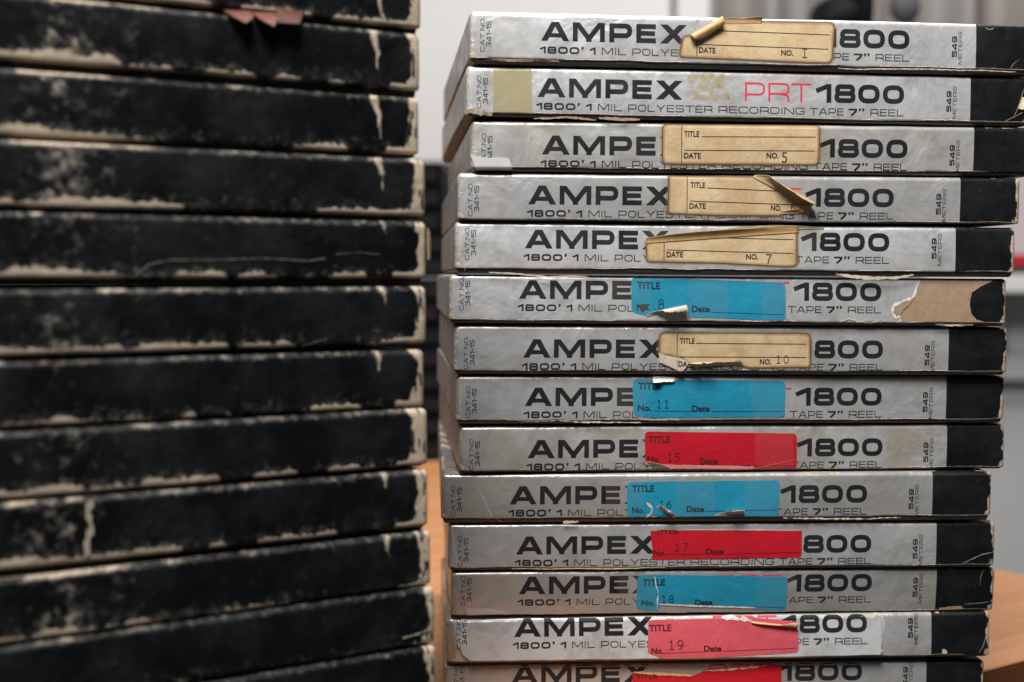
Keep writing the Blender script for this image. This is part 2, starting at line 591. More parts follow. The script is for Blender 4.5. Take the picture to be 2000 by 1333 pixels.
    for s in S:
        o = [clip_y(q, 0.0, 1.0 if ch != "'" else 1.1) for q in s]
        res.append([q for q in o if len(q) >= 3])
    return res


WID = {'I': 0.25, '1': 0.55, '.': 0.2, "'": 0.3, 'M': 1.35, 'A': 1.3, '-': 0.55, 'N': 1.2, 'L': 0.95, 'E': 1.0, 'T': 1.2, 'Y': 1.25}


def run(word, x0, x1, cap, t, wid=None):
    """a word fitted between x0 and x1 (mm); returns [(layer, polygon)] in mm, y up from baseline"""
    ws = [(wid or WID).get(c, WID.get(c, 1.12)) for c in word]
    gap = 0.17
    tot = sum(ws) + gap * (len(word) - 1)
    k = (x1 - x0) / (tot * cap)
    out = []
    x = x0
    for c, w in zip(word, ws):
        for li, s in enumerate(glyph(c, w * k, t)):
            for q in s:
                out.append((li, [(x + p[0] * cap, p[1] * cap) for p in q]))
        x += (w + gap) * k * cap
    return out


def single(c, x0, x1, cap, t):
    out = []
    for li, s in enumerate(glyph(c, (x1 - x0) / cap, t)):
        for q in s:
            out.append((li, [(x0 + p[0] * cap, p[1] * cap) for p in q]))
    return out


def rot_ccw(polys, ux, v0):
    """text that reads upwards: baseline at u = ux, starting at v = v0 and running up"""
    return [(li, [(ux - p[1], v0 - p[0]) for p in q]) for li, q in polys]


def to_uv(polys, u0, v0):
    return [(li, [(u0 + p[0], v0 - p[1]) for p in q]) for li, q in polys]


def serif_digits(txt, cap, t=0.11, wd=0.62, gap=0.28):
    """typewriter figures"""
    out, x = [], 0
    for c in txt:
        w = wd
        S = []
        if c in '1I':
            S = [[(w / 2, 0), (w / 2, 1)], [(w * 0.12, t / 2), (w * 0.88, t / 2)]]
            S.append([(w * 0.2, 0.78), (w / 2, 0.97)] if c == '1' else [(w * 0.15, 1 - t / 2), (w * 0.85, 1 - t / 2)])
            rib = [ribbon(s, t) for s in S]
        else:
            rib = []

            def arc(cx, cy, rx, ry, a0, a1, n=14):
                return [(cx + rx * math.cos(math.radians(a0 + (a1 - a0) * k / n)), cy + ry * math.sin(math.radians(a0 + (a1 - a0) * k / n))) for k in range(n + 1)]
            if c == '0': rib = [ribbon(arc(w / 2, .5, w / 2 - t / 2, .5 - t / 2, 0, 360, 20), t)]
            if c == '8': rib = [ribbon(arc(w / 2, .74, w * .36, .24, 0, 360, 16), t), ribbon(arc(w / 2, .27, w * .44, .26, 0, 360, 16), t)]
            if c == '6': rib = [ribbon(arc(w / 2, .3, w * .42, .28, 0, 360, 16), t), ribbon(arc(w * .95, .35, w * .88, .6, 100, 178, 10), t)]
            if c == '9': rib = [ribbon(arc(w / 2, .7, w * .42, .28, 0, 360, 16), t), ribbon(arc(w * .05, .65, w * .88, .6, -80, -2, 10), t)]
            if c == '7': rib = [ribbon([(0.02, .95), (w, .95)], t), ribbon([(w * .95, .95), (w * .55, .5), (w * .38, 0)], t)]
            if c == '5': rib = [ribbon([(w * .9, .95), (w * .2, .95), (w * .14, .55)], t), ribbon(arc(w * .42, .3, w * .46, .28, 125, -150, 14), t)]
            if c == '5h': pass
        for li, s in enumerate(rib):
            for q in s:
                out.append((li, [(x + p[0] * cap, p[1] * cap) for p in q]))
        x += (w + gap) * cap
    return out


_font_cache = {}


def sans(txt, cap, bold=0.0, condense=1.0, width=None):
    """printed grotesque lettering from Blender's built-in face, cap height in mm"""
    key = (txt, bold)
    if key not in _font_cache:
        cu = bpy.data.curves.new("lettering_source", 'FONT')
        cu.body = txt
        cu.size = 1.0
        cu.offset = bold
        cu.resolution_u = 3
        ob = bpy.data.objects.new("lettering_source", cu)
        C.objects.link(ob)
        dg = bpy.context.evaluated_depsgraph_get()
        me = ob.evaluated_get(dg).to_mesh()
        vs = [(v.co.x, v.co.y) for v in me.vertices]
        fs = [list(p.vertices) for p in me.polygons]
        ob.evaluated_get(dg).to_mesh_clear()
        bpy.data.objects.remove(ob)
        bpy.data.curves.remove(cu)
        _font_cache[key] = (vs, fs)
    vs, fs = _font_cache[key]
    top = max(v[1] for v in vs)
    x0 = min(v[0] for v in vs); x1 = max(v[0] for v in vs)
    if txt in ('NO.', 'No.', 'DATE', 'TITLE', 'Date', 'DA'):
        pass
    ky = cap / (top - 0.0)
    kx = (width / (x1 - x0)) if width else ky * condense
    return [(0, [((vs[i][0] - x0) * kx, vs[i][1] * ky) for i in f]) for f in fs]


# ------------------------------------------------------------------ the right stack: measured poses
YAW, DIST, LEAN = 0.0683, 456.75, 0.102
W = 184.0
H = 14.65
R1, R2, RC = 1.35, 0.42, 1.4
#        x0       ztop    tilt(deg) vA     face slope (mm over the face, + faces up), yaw(deg)
POSE = [(-13.20, 82.88, -0.460, 8.82, 0.25, 5.29),
        (-14.31, 66.09, -0.450, 9.40, 0.15, 5.19),
        (-12.91, 49.16, -0.210, 10.43, -0.35, 4.80),
        (-17.20, 32.89, -0.260, 9.85, -0.30, 4.36),
        (-18.26, 17.39, -0.446, 8.25, 0.30, 4.11),
        (-20.14, 0.70, -0.484, 7.68, 0.40, 4.25),
        (-18.79, -15.68, -0.404, 10.43, -0.10, 4.34),
        (-18.17, -32.11, -0.376, 9.90, -0.15, 4.91),
        (-17.24, -48.82, -0.250, 10.54, -0.10, 4.92),
        (-23.24, -64.58, -0.236, 10.08, -0.20, 3.23),
        (-21.07, -81.37, -0.322, 10.20, -0.10, 3.36),
        (-20.18, -97.58, -0.282, 7.63, -1.50, 3.59),
        (-21.78, -113.53, 0.012, 6.27, 0.30, 2.94),
        (-22.65, -129.51, -0.390, 6.39, 0.00, 3.15)]
UA = 22.46


class Box:
    def __init__(s, i):
        s.i = i
        s.x0, s.zt, tl, s.vA, s.slope, yw = POSE[i]
        yw = math.radians(yw)
        s.t = math.radians(tl)
        zm = s.zt - H / 2
        s.lean = -LEAN * zm
        # world frame of the face's top-left corner (mm)
        s.ex = Vector((math.cos(yw) * math.cos(s.t), math.sin(yw) * math.cos(s.t), math.sin(s.t)))
        s.ey = Vector((-math.sin(yw), math.cos(yw), 0))
        s.ez = s.ex.cross(s.ey)
        s.O = Vector((s.x0 * math.cos(YAW), DIST + s.x0 * math.sin(YAW) + s.lean, s.zt + CAM_Z * 1000))
        rn = random.Random(100 + i)
        s.ph = [rn.uniform(0, 6.28) for _ in range(8)]
        s.amp = rn.uniform(0.06, 0.14)
        s.seed = 1000 + 37 * i
        nz = POSE[i + 1] if i < 13 else None
        if nz:
            gl = s.zt - nz[1]
            xr = 184
            gr = (s.zt + xr * math.sin(s.t)) - (nz[1] + (xr + s.x0 - nz[0]) * math.sin(math.radians(nz[2])))
            s.total = min(gl, gr) - 0.45
        else:
            s.total = 16.0

    def measure(s, px, py):
        """where a point of the photograph lies on this box's face, mm right and down from its corner"""
        d = ray(px, py)
        c = Vector((0, 0, CAM_Z * 1000))
        k = (s.O - c).dot(s.ey) / d.dot(s.ey)
        p = c + d * k - s.O
        return p.dot(s.ex), -p.dot(s.ez)

    def disp(s, u, v):
        u = np.asarray(u, float); v = np.asarray(v, float)
        dy = s.amp * (np.sin(u * 0.031 + s.ph[0]) + 0.5 * np.sin(u * 0.083 + s.ph[1]) * np.cos(v * 0.2 + s.ph[2]))
        dy = dy - 0.18 * np.sin(np.clip(v / H, 0, 1) * math.pi)
        dy = dy + s.slope * (0.5 - np.clip(v, 0, H) / H)
        lowe = smooth(H - 2.2, H, v)
        dz = lowe * ((vnoise(u * 0.12, 3.3, s.seed) - 0.5) * 0.42 + (vnoise(u * 0.7, 1.3, s.seed + 5) - 0.5) * 0.16)
        top = smooth(2.0, 0, v)
        if s.i < 3: dz = dz + lowe * np.where((u < 0) & (u > -W), 3.2 * np.sin(math.pi * np.clip(-u, 0, W) / W), 0)
        dz = dz + top * ((vnoise(u * 0.08, 9.3, s.seed + 9) - 0.5) * 0.22)
        return dy, dz

    def S(s, u, v, off):
        """point on (or off mm in front of) the cover, in box mesh coordinates (mm)"""
        if v < R1:
            a = (R1 - v) / R1
            e = max(0, a - math.pi / 2) * R1
            a = min(a, math.pi / 2)
            ins, z, ny, nz = R1 * (1 - math.cos(a)) + e, -R1 + R1 * math.sin(a), -math.cos(a), math.sin(a)
        elif v > H - R2:
            a = (v - H + R2) / R2
            e = max(0, a - math.pi / 2) * R2
            a = min(a, math.pi / 2)
            ins, z, ny, nz = R2 * (1 - math.cos(a)) + e, -(H - R2) - R2 * math.sin(a), -math.cos(a), -math.sin(a)
        else:
            ins, z, ny, nz = 0, -v, -1, 0
        dy, dz = s.disp(u, v)
        return (u, ins + float(dy) + ny * off, z + float(dz) + nz * off)

    def to_local(s, p):
        """mm in face frame -> metres about the base centre"""
        return ((p[0] - W / 2) * MM, (p[1] - W / 2) * MM, (p[2] + s.total) * MM)


def wear_right(seed, corner=1.0, edge=1.0):
    def fn(u, v, x, y, z):
        n = fbm(u * 0.18, v * 0.3, seed)
        g = fbm(u * 0.05, 7.7, seed + 3, 2)
        w = np.zeros_like(u)
        blk = smooth(U_BLACK - 25, U_BLACK + 5, u)
        # lower edge
        band = smooth(H - 0.62, H - 0.15, v)
        w = np.maximum(w, band * smooth(0.34, 0.56, g + 0.16 * blk + 0.02) * (0.64 + 0.3 * blk) * edge)
        # upper edge, small chips
        w = np.maximum(w, smooth(0.9, 0.1, v) * smooth(0.58, 0.75, fbm(u * 0.22, 1.1, seed + 8)) * 0.55 * edge)
        # left upright edge
        le = smooth(1.8, 0.3, np.abs(u - 0.6) + (n - 0.5) * 2.6)
        w = np.maximum(w, le * 0.5 * corner)
        lc = smooth(3.2, 0.6, np.hypot(u - 0.4, (v - H) * 1.0))
        w = np.maximum(w, lc * 0.8 * corner)
        lt = smooth(2.2, 0.4, np.hypot(u - 0.4, v))
        w = np.maximum(w, lt * 0.7 * corner)
        # right upright edge
        re = smooth(1.1, 0.2, np.abs(u - (W - 0.8)) + (n - 0.5) * 2.0)
        w = np.maximum(w, re * 0.68 * corner)
        rc = smooth(4.5, 0.8, np.hypot(u - W, (v - H)))
        w = np.maximum(w, rc * 0.72 * corner)
        rt = smooth(4.0, 0.6, np.hypot(u - W, v))
        w = np.maximum(w, rt * 0.6 * corner)
        # side edges
        side = (u < 0) | (u > W)
        w = np.where(side, np.maximum(smooth(1.4, 0.2, v), smooth(H - 1.4, H - 0.1, v)) * smooth(0.42, 0.6, fbm(u * 0.1, 2.2, seed + 21)) * 0.75, w)
        w = np.where(side, np.maximum(w, smooth(4, 0.3, np.minimum(np.abs(u), np.abs(u - W))) * 0.5), w)
        # scattered rubs on the black end
        w = np.maximum(w, smooth(0.62, 0.85, fbm(u * 0.35, v * 0.35, seed + 31)) * blk * 0.30)
        return w
    return fn


# ------------------------------------------------------------------ decals that follow a cover
def decal(box, name, polys, off, mat, parent, lift=None, wall=False, du=4.0, dv=2.0, step=0.006, edge=0.0, label=None):
    """polys: [(layer, [(u, v)...])]; every polygon is cut to a grid and laid on the cover"""
    bm = bmesh.new()
    lay = bm.verts.layers.float.new('k')
    for li, q in polys:
        vs = []
        for p in q:
            vt = bm.verts.new((p[0], p[1], 0))
            vt[lay] = li
            vs.append(vt)
        try: bm.faces.new(vs)
        except ValueError: pass
    if wall or any(len(q) > 4 for _, q in polys):
        bmesh.ops.triangulate(bm, faces=[f for f in bm.faces if len(f.verts) > 4])
    us = [v.co.x for v in bm.verts]; vv = [v.co.y for v in bm.verts]
    u0, u1, v0, v1 = min(us), max(us), min(vv), max(vv)
    cu = [u0 + du * k for k in range(1, int((u1 - u0) / du) + 1)]
    cv = [v for v in [R1 * (1 - math.pi / 2), -0.2, 0.2, 0.6, R1] if v0 < v < v1]
    for b in (0, .33, .66, 1.0, 1.3, math.pi / 2):
        x = H - R2 + R2 * b
        if v0 < x < v1: cv.append(x)
    k = R1 + dv
    while k < H - R2 - 0.3:
        if v0 < k < v1: cv.append(k)
        k += dv
    for x in (H - 2.2, H - 1.6, H - 1.0):
        if v0 < x < v1: cv.append(x)
    for c in cu:
        bmesh.ops.bisect_plane(bm, geom=bm.verts[:] + bm.edges[:] + bm.faces[:], plane_co=(c, 0, 0), plane_no=(1, 0, 0), dist=1e-5)
    for c in cv:
        bmesh.ops.bisect_plane(bm, geom=bm.verts[:] + bm.edges[:] + bm.faces[:], plane_co=(0, c, 0), plane_no=(0, 1, 0), dist=1e-5)
    if wall or edge:
        bmesh.ops.remove_doubles(bm, verts=bm.verts[:], dist=1e-4)
    bm.verts.index_update()
    bound = set()
    if edge:
        for e in bm.edges:
            if len(e.link_faces) == 1:
                bound.add(e.verts[0].index); bound.add(e.verts[1].index)
    verts, faces, ed = [], [], []
    for v in bm.verts:
        o = off + v[lay] * step
        if lift: o += lift(v.co.x, v.co.y)
        verts.append(box.to_local(box.S(v.co.x, v.co.y, o)))
        ed.append(edge if v.index in bound else 0.0)
    for f in bm.faces:
        a = [v.index for v in f.verts]
        # v runs down, so flip to face outwards
        n = f.normal.z if f.normal.length > 0 else 1
        faces.append(tuple(a if n < 0 else a[::-1]))
    if wall:
        base = {}
        for e in bm.edges:
            if len(e.link_faces) == 1:
                for v in e.verts:
                    if v.index not in base:
                        base[v.index] = len(verts)
                        verts.append(box.to_local(box.S(v.co.x, v.co.y, 0.004)))
                        ed.append(edge)
                a, b = e.verts[0].index, e.verts[1].index
                faces.append((a, b, base[b], base[a]))
    bm.free()
    o = link_mesh(name, verts, faces, mat, parent, smooth_shade=False, attrs={'edge': ed})
    if label: o['label'] = label
    return o


def flap(box, name, p, q, R, length, ang, mat, parent, off=0.1, taper=(1, 1), side=1, n=16, m=10, seed=0, jag=0.0):
    """paper peeling off along the line p-q (uv mm): it rolls up from the surface with radius R"""
    du, dv = q[0] - p[0], q[1] - p[1]
    L = math.hypot(du, dv)
    ex = (du / L, dv / L)
    nx = (ex[1] * side, -ex[0] * side)
    rn = random.Random(seed)
    V, F = [], []
    for a in range(n + 1):
        ta = a / n
        k = taper[0] + (taper[1] - taper[0]) * ta
        if len(taper) == 3:
            k = np.interp(ta, [0, 0.5, 1], taper)
        ln = length * max(k, 0.03) * (1 + (jag + 0.06) * (rn.random() - 0.5)) * (1 + 0.10 * math.sin(ta * 9 + seed))
        for b in range(m + 1):
            s = ln * b / m
            th = min(s / R, ang)
            extra = max(0, s - R * ang)
            d = R * math.sin(th) + extra * math.cos(ang)
            h = R * (1 - math.cos(th)) + extra * math.sin(ang)
            u = p[0] + du * ta + nx[0] * d
            v = p[1] + dv * ta + nx[1] * d
            V.append(box.to_local(box.S(u, min(max(v, 0.9), H - 0.3), off + h)))
            if v > H - 0.3 or v < 0.9:
                x, y, z = box.S(u, min(max(v, 0.9), H - 0.3), off + h)
                V[-1] = box.to_local((x, y, z - (v - min(max(v, 0.9), H - 0.3))))
    for a in range(n):
        for b in range(m):
            i = a * (m + 1) + b
            F.append((i, i + m + 1, i + m + 2, i + 1))
    o = link_mesh(name, V, F, mat, parent, attrs={'edge': [0.0] * len(V)})
    so = o.modifiers.new("thickness", 'SOLIDIFY')
    so.thickness = 0.00006
    so.offset = 0
    return o


def strip(box, name, pts, width, off, mat, parent, drop=0.0, seed=0, jag=0.4):
    """a thin ragged strip of torn paper or a scratch along uv points"""
    rn = random.Random(seed)
    P = []
    for a, b in zip(pts[:-1], pts[1:]):
        n = max(2, int(math.dist(a, b) / 0.8))
        for k in range(n):
            t = k / n
            P.append((a[0] + (b[0] - a[0]) * t, a[1] + (b[1] - a[1]) * t))
    P.append(pts[-1])
    V, F = [], []
    N = len(P)
    for i, p in enumerate(P):
        a, b = P[max(0, i - 1)], P[min(N - 1, i + 1)]
        L = math.dist(a, b) or 1
        nx, ny = -(b[1] - a[1]) / L, (b[0] - a[0]) / L
        w = width * (0.35 + 0.65 * math.sin(math.pi * min(1, max(0.04, i / (N - 1)))) ** 0.5) * (1 + jag * (rn.random() - 0.5) * 2) / 2
        j = (rn.random() - 0.5) * width * jag * 0.5
        for sg in (-1, 1):
            u, v = p[0] + nx * (w * sg + j), p[1] + ny * (w * sg + j)
            vv = min(max(v, -0.3), H + 0.1)
            x, y, z = box.S(u, vv, off)
            V.append(box.to_local((x, y, z - max(0, v - vv))))
    for i in range(N - 1):
        k = 2 * i
        F.append((k, k + 1, k + 3, k + 2))
    o = link_mesh(name, V, F, mat, parent, smooth_shade=False, attrs={'edge': [0.0] * len(V)})
    return o


def bar(a, b, t):
    return (0, ribbon([a, b], t)[0])


def rpoly(pts, r):
    return rnd(pts, r, True, 5)


def jag(a, b, amp, n, seed):
    rn = random.Random(seed)
    L = math.dist(a, b)
    nx, ny = -(b[1] - a[1]) / L, (b[0] - a[0]) / L
    out = [a]
    for k in range(1, n):
        t = (k + (rn.random() - .5) * 0.6) / n
        d = (rn.random() - 0.5) * 2 * amp
        out.append((a[0] + (b[0] - a[0]) * t + nx * d, a[1] + (b[1] - a[1]) * t + ny * d))
    return out


# print common to every cover (relative to UA, baseline = 0)
CAP = 6.0
BT = 0.262


def print_layout():
    """printed words of a spine: (ink, polygons)"""
    c2, y2 = 2.2, 3.95
    G = []

    def big(seq, cap, t, y, ink='ink'):
        o = []
        for c, a, b in seq: o += to_uv(single(c, a, b, cap, t), 0, y)
        G.append((ink, o))
    big((('A', 0, 8.9), ('M', 10.0, 20.2), ('P', 21.6, 28.9), ('E', 30.2, 36.5), ('X', 37.8, 46.4)), CAP, BT, 0)
    big((('1', 90.1, 95.0), ('8', 96.0, 103.0), ('0', 103.8, 111.0), ('0', 112.0, 119.1)), CAP, BT, 0)
    big((('P', 66.7, 73.2), ('R', 74.3, 81.2), ('T', 81.8, 88.4)), CAP, 0.105, 0, 'red_print')
    big((('1', -0.3, 1.5), ('8', 2.0, 4.9), ('0', 5.4, 8.5), ('0', 9.0, 12.1), ("'", 12.8, 13.6)), c2, 0.26, y2)
    big((('1', 15.5, 17.3),), c2, 0.26, y2)
    big((('7', 100.8, 103.6), ("'", 104.2, 105.0), ("'", 105.3, 106.1)), c2, 0.26, y2)
    for wd, a, b in (('MIL', 19.3, 27.0), ('POLYESTER', 29.0, 56.2), ('RECORDING', 58.1, 86.3), ('TAPE', 88.0, 99.2), ('REEL', 108.0, 119.1)):
        G.append(('ink_thin', to_uv(run(wd, a, b, c2, 0.14), 0, y2)))
    G.append(('ink_thin', rot_ccw(run('CAT.NO.', 0, 10.8, 1.35, 0.15), -17.8, 3.9)))
    G.append(('ink_thin', rot_ccw(run('341-15', 0, 8.1, 1.55, 0.17), -15.7, 2.4)))
    G.append(('ink', rot_ccw(run('549', 0, 6.7, 1.65, 0.25), 134.9, 2.2)))
    G.append(('ink_thin', rot_ccw(run('METERS', 0, 10.4, 1.2, 0.15), 136.6, 4.4)))
    return G


PRINT = print_layout()
BLACK_U = UA + 141.25


def stk(box, pts):
    return [box.measure(*p) for p in pts]


LABELS = [
    "worn silver tape box with curled tan label typed 1, topmost of the right stack",
    "silver tape box without a paper label, its red letters and a brown tape patch showing",
    "silver tape box with whole tan label numbered 5, third of the right stack",
    "silver tape box whose tan label numbered 6 curls off at its right corner",
    "silver tape box with tan label numbered 7 whose upper edge folds forward",
    "silver tape box with blue label numbered 8 and torn bare brown board at right",
    "silver tape box with stained tan label numbered 10, torn along its lower edge",
    "silver tape box with clean blue label numbered 11 under yellowed tape",
    "silver tape box with bright red label numbered 15 under the blue label 11 box",
    "silver tape box with blue label numbered 16 torn in two places, creased at left",
    "silver tape box with bright red label numbered 17 set high on its spine",
    "shaded silver tape box with blue label numbered 18 torn along the bottom",
    "bright silver tape box with faded pink red label numbered 19",
    "lowest visible silver tape box of the right stack with torn red label"]
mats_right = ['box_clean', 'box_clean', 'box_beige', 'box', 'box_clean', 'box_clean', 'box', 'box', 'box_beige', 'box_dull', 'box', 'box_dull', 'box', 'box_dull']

OLr = outline(W, W, RC)
PRr = round_prof(H, R1, R2)
OLb = outline(W - 1.0, W - 1.0, 1.0, du=6, ds=12)

def jag_line(u, v0, v1):
    rn = random.Random(5)
    return [(u + 1.1 * math.sin(k * 0.55) + rn.uniform(-.25, .25), v0 + (v1 - v0) * k / 12) for k in range(13)]


boxes = []
for i in range(14):
    b = Box(i)
    boxes.append(b)
    # world position of base centre
    ctr = b.O + b.ex * (W / 2) + b.ey * (W / 2) - b.ez * b.total
    root = empty("tape_box", ctr * MM, (0, 0, 0), LABELS[i], "tape box", "silver tape reel boxes stacked on the right")
    root.rotation_euler = Matrix((b.ex, b.ey, b.ez)).transposed().to_euler()
    b.root = root
    co, fc, uv, at = sweep("cover", OLr, PRr, b.disp, None, None, wear_right(b.seed))
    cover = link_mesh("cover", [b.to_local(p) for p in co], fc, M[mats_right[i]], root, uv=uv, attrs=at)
    # recessed lower board that shows under the cover
    lip = b.total - H
    pr = [(0, 0.1, 0.0), (0.3, 0.05, -0.15), (0.8, 0.2, -lip * 0.45), (1.2, 0.6, -lip * 0.85), (1.4, 1.2, -lip)]
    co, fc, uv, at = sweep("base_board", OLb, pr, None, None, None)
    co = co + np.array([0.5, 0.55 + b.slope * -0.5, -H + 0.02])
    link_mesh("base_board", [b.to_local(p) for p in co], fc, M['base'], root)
    sh = [(UA, b.vA)]

    def at_print(polys):
        return [(li, [(p[0] + UA, p[1] + b.vA) for p in q]) for li, q in polys]
    po, plift = 0.02, None
    if i == 12:
        ue = b.measure(1722, 1205)[0]
        plift = lambda u, v: 1.15 * min(max(v, 0), 14) / 14 if u < ue else 0
        shp = [(2.0, 0.5)] + [(ue - 0.6, 0.5)] + jag_line(ue, 0.5, 13.9) + [(8.0, 13.9), (5.5, 12.0), (3.4, 8.0)]
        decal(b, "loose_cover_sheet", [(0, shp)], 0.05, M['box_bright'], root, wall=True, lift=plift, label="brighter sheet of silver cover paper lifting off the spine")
        po = 0.08
    for ink, words_ in PRINT:
        decal(b, "lettering", at_print(words_), po, M[ink], root, lift=plift)


# ------------------------------------------------------------------ paper labels on the spines
def rim(b, parent, poly, w=0.42):
    q = ribbon(list(poly), w, True)
    decal(b, 'browned_edge', [(0, x) for x in ribbon(list(poly), 1.5, True)], 0.113, M['tan_soft'], parent, du=6)
    decal(b, 'browned_edge', [(0, x) for x in q], 0.125, M['tan_edge'], parent, du=6)


def text_at(box, polys, px, py, px2=None, py2=None):
    """place text with its baseline starting at a photograph point and running along the label"""
    u, v = box.measure(px, py)
    sl = 0.0
    if px2:
        u2, v2 = box.measure(px2, py2)
        sl = (v2 - v) / (u2 - u)
    return [(li, [(u + p[0], v - p[1] + sl * p[0]) for p in q]) for li, q in polys]


def label_print(b, parent, items, ink, off=0.15, lift=None, name="lettering"):
    decal(b, name, items, off, M[ink], parent, lift=lift)


def rules(b, lines, t=0.24):
    out = []
    for (x0, y0, x1, y1) in lines:
        out.append((0, ribbon([b.measure(x0, y0), b.measure(x1, y1)], t)[0]))
    return out


def z1(x, y): return (840 + x / 3.417, y)


# ---- box 1: tan label, upper-left corner rolled down
b = boxes[0]
TL, TR, BR, BL = stk(b, [(1327, 66), (1630, 43), (1624, 124.5), (1325, 113)])
poly = rpoly([b.measure(1325.5, 112), b.measure(1334, 72), b.measure(1347, 70), b.measure(1362, 76), b.measure(1398, 62), b.measure(1411, 44.5), b.measure(1487, 42.5),
              b.measure(1630, 45), b.measure(1624, 124.5)], [1.6, 1.4, .3, .3, .3, .2, .2, 2.0, 2.0])
s = decal(b, "paper_label", [(0, poly)], 0.10, M['tan'], b.root, wall=True, edge=0.8, dv=1.0, du=2.0, label="tan label with curled upper left corner")
rim(b, s, poly)
it = rules(b, [(1361, 76, 1360.5, 111), (1400, 60.5, 1620.5, 69), (1365.5, 87.5, 1617, 97)])
it += text_at(b, sans('DATE', 1.75, 0.026, width=5.4), 1364.5, 103.6, 1600, 112)
it += text_at(b, sans('NO.', 1.75, 0.03, width=3.9), 1525, 108.8, 1600, 111.5)
label_print(b, s, it, 'ink_thin')
label_print(b, s, text_at(b, serif_digits('I', 3.0, wd=0.72), 1564.5, 114), 'type', name="typed_number")
flap(b, "curled_corner", b.measure(1350, 76), b.measure(1411, 42), 1.05, 5.2, 3.7, M['curl'], s, off=0.12, taper=(0.8, 1.15, .75), side=1)
flap(b, "torn_edge", b.measure(1411, 46), b.measure(1488, 46), 2.0, 1.4, 1.9, M['curl'], s, off=0.12, taper=(1.0, 1.3), side=1, jag=.15)
decal(b, "rust_stain", [(0, rpoly([b.measure(1340, 30), b.measure(1480, 34), b.measure(1480, 52), b.measure(1345, 75)], 2))], 0.05, M['rust'], b.root, edge=1.0, du=3)
strip(b, "torn_fringe", stk(b, [(948, 114.5), (1000, 118.5), (1060, 117), (1092, 119.5)]), 0.75, 0.25, M['board'], b.root, seed=3)
strip(b, "torn_fringe", stk(b, [(1637, 134), (1710, 134.5), (1800, 135.5), (1900, 137.5), (1985, 140)]), 0.35, 0.2, M['torn'], b.root, seed=4)
strip(b, "scratch", stk(b, [(1973, 133), (1980, 124), (1990, 117)]), 0.16, 0.06, M['scratch'], b.root, seed=5)
strip(b, "scratch", stk(b, [(1925, 55), (1931, 58), (1938, 57), (1941, 54)]), 0.35, 0.06, M['scratch'], b.root, seed=6)

# ---- box 2: brown tape patch and glue residue
b = boxes[1]
decal(b, "aged_tape_patch", [(0, stk(b, [(963, 131), (1038, 133), (1039, 224), (963.5, 222)]))], 0.10, M['tape_solid'], b.root, wall=True)
decal(b, "glue_residue", [(0, jag(b.measure(1343, 143), b.measure(1410, 143), 0.2, 5, 1) + jag(b.measure(1410, 143), b.measure(1425, 196), 1.0, 9, 2)
                          + jag(b.measure(1425, 196), b.measure(1345, 196), 0.5, 8, 3) + jag(b.measure(1345, 196), b.measure(1343, 143), 0.1, 3, 3))],
      0.05, M['stain'], b.root, edge=0.5, du=2, dv=1)
strip(b, "torn_fringe", stk(b, [(1043, 229), (1075, 228.5), (1105, 226.5), (1165, 232.5)]), 0.7, 0.6, M['board'], b.root, seed=8)
strip(b, "torn_fringe", stk(b, [(1170, 230), (1210, 231), (1250, 232)]), 1.0, 0.35, M['board'], b.root, seed=9, jag=.15)
strip(b, "scratch", stk(b, [(1999, 175), (1990, 205), (1980, 229)]), 0.2, 0.06, M['scratch'], b.root, seed=10)
strip(b, "scratch", stk(b, [(1960, 238), (1982, 228), (1999, 219)]), 0.2, 0.06, M['scratch'], b.root, seed=11)
flap(b, "torn_flap", b.measure(1988, 213), b.measure(1996, 190), 2, 2.2, 1.3, M['torn'], b.root, off=0.1, side=-1, taper=(.7, 1.0, .3))
strip(b, "cover_tear", stk(b, [(911, 140), (914, 160), (918, 172), (914, 190), (916, 212)]), 0.35, 0.08, M['crease'], b.root, seed=12)
strip(b, "torn_fringe", stk(b, [(905, 219), (925, 217), (945, 221), (962, 222)]), 1.6, 0.3, M['torn'], b.root, seed=13)

# ---- box 3: whole tan label
b = boxes[2]
poly = rpoly(stk(b, [(1293.5, 243.6), (1600.5, 245), (1598.5, 322.5), (1294, 320.5)]), 1.9)
s = decal(b, "paper_label", [(0, poly)], 0.10, M['tan'], b.root, wall=True, edge=0.8, dv=1.5)
rim(b, s, poly)
it = rules(b, [(1331, 246, 1331, 318), (1370, 267.5, 1592.5, 268.5), (1336, 294, 1590, 295.5)])
it += text_at(b, sans('TITLE', 1.8, 0.026, width=4.9), 1335.8, 267.5)
it += text_at(b, sans('DATE', 1.75, 0.026, width=5.5), 1335.6, 309.5)
it += text_at(b, sans('NO.', 1.75, 0.03, width=4.0), 1496.5, 309.5)
label_print(b, s, it, 'ink_thin')
label_print(b, s, text_at(b, serif_digits('5', 3.3, wd=0.5, t=.12), 1527, 318), 'ink_thin', name="typed_number")
poly = jag(b.measure(918, 300), b.measure(945, 308), .3, 5, 5) + jag(b.measure(945, 308), b.measure(1006, 309), .15, 5, 6) + [b.measure(1002, 333), b.measure(930, 334)]
decal(b, "silver_flap", [(0, poly)], 0.14, M['silver_flap'], b.root, wall=True, lift=lambda u, v: 0.4 * max(0, v - 11) / 3)

